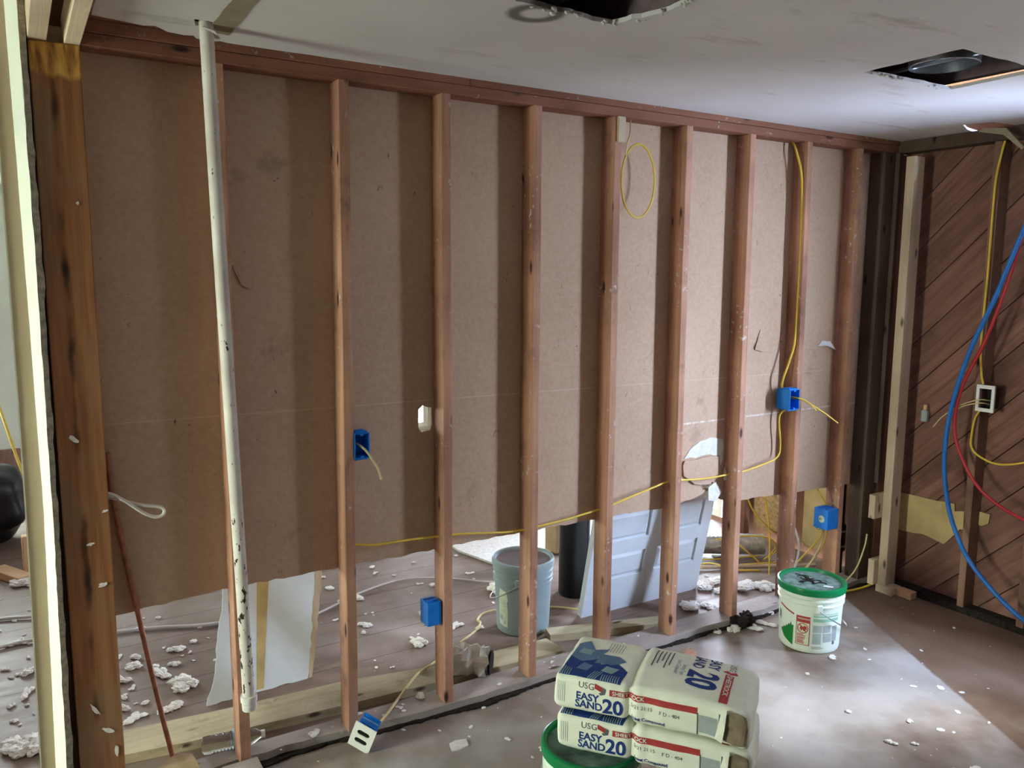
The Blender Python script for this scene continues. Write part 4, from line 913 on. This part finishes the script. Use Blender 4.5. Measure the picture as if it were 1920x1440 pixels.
# crumpled metal
b = B(); rings = []
A0, A1 = Vector((1.30, .27, .092)), Vector((1.455, .135, .088)); axd = (A1-A0).normalized(); s_ = axd.cross(Vector((0, 0, 1))).normalized(); u_ = s_.cross(axd)
for i in range(9):
    c_ = A0.lerp(A1, i/8); ring = []
    for k in range(16):
        a = 2*math.pi*k/16; rr_ = .068*(1+.42*noise.noise(Vector((i*.9, math.cos(a)*2.0, math.sin(a)*2.0))))*(1-.12*math.cos(2*a))
        p = c_+s_*math.cos(a)*rr_*.95+u_*math.sin(a)*rr_*.95+axd*(.03*noise.noise(Vector((a, i, 3))) if i in (0, 8) else 0); p.z = max(p.z, .0395); ring.append(b.verts.new(p))
    rings.append(ring)
for i in range(8):
    for k in range(16): b.faces.new((rings[i][k], rings[i][(k+1) % 16], rings[i+1][(k+1) % 16], rings[i+1][k]))
cm = thing('crumpled_metal_tube', 'crumpled grey metal tube lying on the sole plate, dark open end to the right', 'metal scrap', (1.39, .2, .04))
t_ = ob('shell', b, 'scrap_metal', cm, world=True)
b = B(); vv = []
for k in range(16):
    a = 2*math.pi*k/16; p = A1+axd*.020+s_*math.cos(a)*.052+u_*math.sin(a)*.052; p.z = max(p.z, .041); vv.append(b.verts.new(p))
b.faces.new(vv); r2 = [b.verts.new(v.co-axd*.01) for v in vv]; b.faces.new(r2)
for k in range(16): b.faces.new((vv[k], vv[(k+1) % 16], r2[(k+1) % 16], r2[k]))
ob('interior_shade_disc', b, 'dark_void', cm, world=True)  # dark disc stands in for the shade inside the open tube end
b = slab(B(), [(0, 0), (.05, .01), (.06, .045), (.02, .05)], .0015, (), lambda a, b_, c: (1.41+a, .12+.3*b_+c, .125+b_*.7)); ob('bent_flap', b, 'white_plastic', cm, world=True)
# bottle
bo = thing('water_bottle', 'clear empty water bottle lying on its side left of the first stud', 'bottle', (.262, .135, .072), (0, R_(90), R_(-8)))
prof = [(.020, 0), (.031, .006), (.033, .02)]
for k in range(9): prof += [(.033, .03+.012*k), (.0305, .036+.012*k)]
prof += [(.033, .14), (.033, .165), (.022, .192), (.013, .205), (.012, .215)]
ob('bottle_body', lathe(B(), prof, 28, closed_top=True), 'clear_plastic', bo, smooth=True)
ob('bottle_label', lathe(B(), [(.0336, .108), (.0339, .109), (.0339, .142), (.0336, .143)], 28, closed_top=False, closed_bot=False), 'label_blue', bo, smooth=True, label='pale blue label')
ob('cap', lathe(B(), [(.0145, .208), (.0145, .222)], 20), 'white_plastic', bo)
# blocks at bottom left
b = slab(B(), [(.085, .025), (.167, .086), (.218, .062), (.228, -.05), (.085, -.07)], .061, (), lambda a, b_, c: (a, b_, c+.0385)); tag(ob('cardboard_piece', b, 'cardboard', world=True), 'brown cardboard corner at the bottom edge, at the foot of the copper tube', 'cardboard')
tag(ob('board_end', bx(.30, .425, -.11, -.012, .0, .062, bev=.003), 'sole_wood', world=True), 'grey board end at the bottom edge by the first stud\'s foot', 'board')
# offcuts and black bag far left
for k, (loc, rz_, sz, lab) in enumerate([((-.33, 2.60, 0), .5, (.09, .30, .045), 'flat wood offcut at the far left, partly outside the frame'), ((-.245, 2.62, 0), .1, (.045, .06, .24), 'upright wood offcut at the far left'), ((-.17, 2.62, 0), .2, (.12, .08, .07), 'low wood offcut beside the upright one at the far left'), ((-.17, 2.78, 0), .0, (.14, .10, .13), 'wood offcut behind the low one at the far left')]):
    b = bx(-sz[0]/2, sz[0]/2, -sz[1]/2, sz[1]/2, 0, sz[2], bev=.003); b.transform(Matrix.Translation(loc) @ Matrix.Rotation(rz_, 4, 'Z')); tag(ob('wood_offcut', b, 'offcut_wood', world=True), lab, 'wood offcut', 'wood offcuts at the far left')
b = B(); bmesh.ops.create_icosphere(b, subdivisions=4, radius=.30, matrix=Matrix.Translation((-.52, 3.45, .26)))
for v in b.verts:
    v.co += (v.co-Vector((-.52, 3.45, .26))).normalized()*.07*noise.noise(v.co*6); v.co.z = max(v.co.z, .001)
tag(ob('rubbish_bag', b, 'black_plastic', world=True, smooth=True), 'black rubbish bag on the far floor at the left border', 'rubbish bag')
cable('yellow_cable', [(-.42, 4.0, 1.1), (-.34, 3.6, .85), (-.26, 3.2, .58), (-.20, 2.95, .40), (-.19, 2.9, .22), (-.20, 2.85, .05)], .010, 'yellow_cable', 'yellow cable hanging at the far left beyond the door trim')
tag(ob('baseboard_remnant', bx(-1.2, .9, YF-.03, YF-.001, 0, .22), 'side_stud_wood', world=True), 'bare brown strip at the foot of the far pale wall', 'board')
# right wall of room beyond
tag(ob('osb_panel', bx(4.045, 4.07, .66, .97, .05, 1.2), 'osb', world=True), 'strand board panel low on the right wall of the room beyond', 'board')
tag(ob('plywood_sheet', bx(4.045, 4.07, .30, .56, .05, 1.2), 'plywood', world=True), 'tan plywood panel low on the right wall beyond the bucket', 'board')
tag(ob('side_board', bx(3.99, 4.04, 1.0, 1.10, .0, 1.2), 'brown_panel', world=True), 'brown board beside the strand board panel beyond the studs', 'board')
tag(ob('foil_duct', tube(B(), [(3.25, .95, .08), (3.5, .78, .08), (3.75, .62, .08)], .065, 14), 'foil', world=True, smooth=True), 'silver foil duct lying on the floor behind the last studs', 'duct')
tag(ob('loose_stick', tube(B(), [(3.2, .66, .02), (3.85, .30, .03)], .012, 5, smooth=False), 'pale_wood', world=True), 'pale stick lying on the floor behind the last studs', 'stick')
# light bulb-like fitting on the sheathing
t = thing('dangling_clip', 'small bluish clip on the right wall beside the pale upright', 'clip', (4.045, -.215, 1.0))
ob('clip_body', bx(-.03, .0, -.018, .018, -.02, .045, bev=.006), 'ink_palegrey', t); ob('clip_neck', bx(-.022, .0, -.010, .010, .045, .075, bev=.003), 'offcut_wood', t)
tag(ob('broken_ceiling_lath', slab(B(), [(-.48, 0), (-.60, -.03), (-.69, -.11), (-.70, -.10), (-.61, .0), (-.50, .015)], .012, (), lambda a, b_, c: (3.86+c, a, 2.475+b_)), 'tape_brown', world=True), 'splintered lath dangling from the ceiling hole at the right wall', 'lath')

# ---------------------------------------------------------------- debris
def chunk(seed, flat=.5, lumps=1, rough=.5, sub=3):
    random.seed(seed); b = B()
    for k in range(lumps+2):
        o = Vector((random.uniform(-1, 1), random.uniform(-.7, .7), 0))*(.9 if lumps > 1 else .3)
        rad_ = random.uniform(.35, .75) if lumps > 1 else random.uniform(.55, .9)
        v0 = len(b.verts); bmesh.ops.create_icosphere(b, subdivisions=sub, radius=rad_, matrix=Matrix.Translation(o)); b.verts.ensure_lookup_table()
        for v in b.verts[v0:]:
            d = (v.co-o).normalized(); q = v.co*2.2+Vector((seed, k, 0))
            v.co += d*rad_*(rough*.8*noise.noise(q)+rough*.9*abs(noise.noise(q*2.7))-.12+.30*noise.noise(q*6.1))
            v.co.z = v.co.z*flat
    z0 = min(v.co.z for v in b.verts)
    for v in b.verts: v.co.z -= z0*.7; v.co.z = max(v.co.z, 0)
    bmesh.ops.recalc_face_normals(b, faces=b.faces); me = bpy.data.meshes.new('tuft'); b.to_mesh(me); b.free(); me.materials.append(MATS['insulation'])
    return me
protos = [chunk(1, .5), chunk(2, .35), chunk(3, .6, 5), chunk(4, .5, 7), chunk(5, .25), chunk(6, .6, 9), chunk(8, .4, 4), chunk(9, .7)]
flake = bpy.data.meshes.new('flake'); b = slab(B(), [(-1, -.5), (-.3, -.9), (.8, -.6), (1, .3), (.3, .9), (-.7, .6)], .16); b.to_mesh(flake); b.free(); flake.materials.append(MATS['gypsum_white'])
random.seed(11)
def scatter(name, label, cat, group, pts):
    for (x, y, z, s, pi) in pts:
        o = bpy.data.objects.new(name, protos[pi] if pi < 8 else flake); C.objects.link(o)
        o.location = (x, y, z); o.scale = (s*random.uniform(.8, 1.5), s*random.uniform(.7, 1.1), s*random.uniform(.7, 1)); o.rotation_euler = (0, 0, random.uniform(0, 6.28)); tag(o, label, cat, group)
def rnd_pts(n, x0, x1, y0, y1, z, s0, s1, kinds, avoid=()):
    res = []
    while len(res) < n:
        x, y = random.uniform(x0, x1), random.uniform(y0, y1)
        if any(math.hypot(x-a, y-c) < r_ for a, c, r_ in avoid): continue
        res.append((x, y, z, s0+(s1-s0)*random.random()**2.2, random.choice(kinds)))
    return res
AV = [(1.888, .53, .17), (2.27, .66, .14), (2.5, .45, .35), (2.8, .45, .3), (.55, .62, .22), (.40, .6, .2), (.75, .65, .15), (1.39, .2, .12)]
far_l = [(.14, 1.07, .0, .03, 5), (.30, .78, .0, .045, 5), (.24, .92, 0, .035, 3), (.08, .95, 0, .035, 3), (.05, .70, 0, .03, 2), (.22, .60, 0, .03, 2), (.45, .70, 0, .032, 6), (.10, .60, 0, .03, 6), (-.02, .8, 0, .03, 5), (.16, 1.15, 0, .025, 2), (.33, 1.15, 0, .025, 3), (.30, 1.0, 0, .02, 3)]
far_l += rnd_pts(34, -.02, .50, .55, 2.2, 0, .006, .022, [0, 2, 3, 5, 6], AV)
scatter('insulation_tuft', 'off-white insulation tufts on the far floor around the copper tube', 'insulation tuft', 'insulation tufts around the copper tube', far_l)
far_m = [(1.30, 1.30, 0, .026, 3), (1.75, 1.25, 0, .026, 3), (1.52, .92, 0, .025, 3), (1.60, .70, 0, .03, 6), (1.35, .62, 0, .03, 5), (1.20, .95, 0, .022, 3), (2.03, .98, 0, .055, 5)]+rnd_pts(40, .95, 2.2, .45, 1.7, 0, .006, .02, [0, 2, 3, 6, 1], AV)
scatter('insulation_tuft', 'off-white insulation tufts on the far floor left of the grey bucket', 'insulation tuft', 'insulation tufts left of the grey bucket', far_m)
far_r = [(3.05, .42, 0, .05, 5), (3.10, .33, 0, .045, 3), (2.78, .26, 0, .04, 5), (3.25, .30, 0, .05, 5), (2.88, .22, 0, .035, 3), (3.35, .25, 0, .05, 5), (3.52, .22, 0, .035, 3), (3.2, .45, 0, .05, 3), (2.6, .22, 0, .02, 6)]+rnd_pts(22, 2.65, 3.7, .14, .9, 0, .007, .025, [0, 2, 3, 5, 6], AV)
scatter('insulation_tuft', 'white insulation tufts behind the studs right of the leaning door', 'insulation tuft', 'insulation tufts right of the leaning door', far_r)
far_b = [(-.265, .58, 0, .05, 5), (-.20, .52, 0, .05, 3), (-.33, .62, 0, .04, 5), (-.27, 1.05, 0, .03, 6), (-.25, 1.25, 0, .03, 2), (-.30, 1.60, 0, .035, 6), (-.28, 2.45, 0, .05, 5)]+rnd_pts(22, -.45, -.24, .6, 2.4, 0, .006, .018, [0, 2, 3, 6], ())
scatter('insulation_tuft', 'white insulation tufts on the floor left of the beige trim', 'insulation tuft', 'insulation tufts left of the beige trim', far_b)
pl = rnd_pts(20, .45, 2.6, .01, .11, .0385, .004, .012, [0, 1, 2, 6], [(n_*S-.02, .05, .06) for n_ in range(1, 8)])+[(1.12, .10, .038, .022, 3), (.66, .06, .038, .018, 3)]
scatter('plaster_crumb', 'small plaster crumbs lying on the dusty sole plate', 'plaster crumb', 'crumbs on the sole plate', pl)
nr = [(2.79, -.05, 0, .032, 5), (2.88, -.10, 0, .028, 3), (2.97, -.08, 0, .03, 6), (3.10, .0, 0, .022, 2), (2.70, -.02, 0, .02, 3)]
scatter('insulation_tuft', 'off-white tufts in front of the sole plate left of the green-lidded bucket', 'insulation tuft', 'tufts left of the green-lidded bucket', nr)
AV2 = [(1.20, -.955, .18), (2.995, -.335, .17), (1.35, -1.1, .3), (.78, -.08, .1), (3.9, -.15, .12)]
nr = [(2.955, -.505, 0, .022, 1), (2.72, -.55, 0, .012, 1)]
scatter('plaster_lump', 'white plaster lumps touching the foot of the green-lidded bucket', 'plaster lump', 'lumps at the foot of the green-lidded bucket', nr)
nr = [(3.03, -.86, 0, .012, 8), (3.12, -.93, 0, .018, 8), (3.16, -1.0, 0, .012, 8), (2.99, -1.08, 0, .012, 8), (2.80, -1.12, 0, .016, 8), (2.75, -1.02, 0, .012, 3), (2.55, -1.08, 0, .015, 3), (2.62, -1.13, 0, .012, 3), (2.58, -1.32, 0, .02, 3), (2.66, -1.36, 0, .02, 3), (2.60, -.85, 0, .013, 0)]+rnd_pts(34, 2.2, 3.9, -1.5, -.3, 0, .003, .010, [0, 1, 2, 8], AV2)
scatter('plaster_crumb', 'white plaster crumbs scattered on the bare floor right of the bags', 'plaster crumb', 'crumbs on the floor right of the bags', nr)
nr = [(1.33, -.05, 0, .012, 0), (1.30, -.30, 0, .01, 3), (1.38, -.42, 0, .012, 3), (1.22, -.15, 0, .01, 1), (.98, -.03, 0, .008, 0), (1.12, -.55, 0, .008, 0)]+rnd_pts(36, .5, 2.3, -.9, -.05, 0, .0025, .008, [0, 1, 2, 8], AV2+[(1.118, -.237, .05)])
scatter('plaster_crumb', 'white plaster crumbs on the near floor between outlet box and bags', 'plaster crumb', 'crumbs on the floor left of the bags', nr)
o = ob('plaster_chip', slab(B(), [(-.04, -.022), (-.015, -.03), (.03, -.024), (.042, .018), (.0, .03), (-.028, .022)], .006), 'gypsum_white'); o.location = (1.118, -.237, .0005); tag(o, 'flat white plaster chip alone on the near floor left of the bags', 'plaster chip')
b = B(); box(b, -.035, .035, -.022, .022, 0, .022, bev=.004, jit=.006); o = ob('wood_chip', b, 'stud_wood'); o.location = (2.385, -.15, .0005); o.rotation_euler = (0, 0, .4); tag(o, 'small dark reddish wood chip alone on the floor behind the bags', 'wood chip')
o = bpy.data.objects.new('mortar_clod', chunk(21, .7, 5)); C.objects.link(o); o.scale = (.055, .05, .06); o.location = (2.86, -.03, 0); o.data.materials.clear(); o.data.materials.append(MATS['dirt_and_shade']); tag(o, 'dark clod of rotten wood against the sole plate beside the bucket', 'clod')
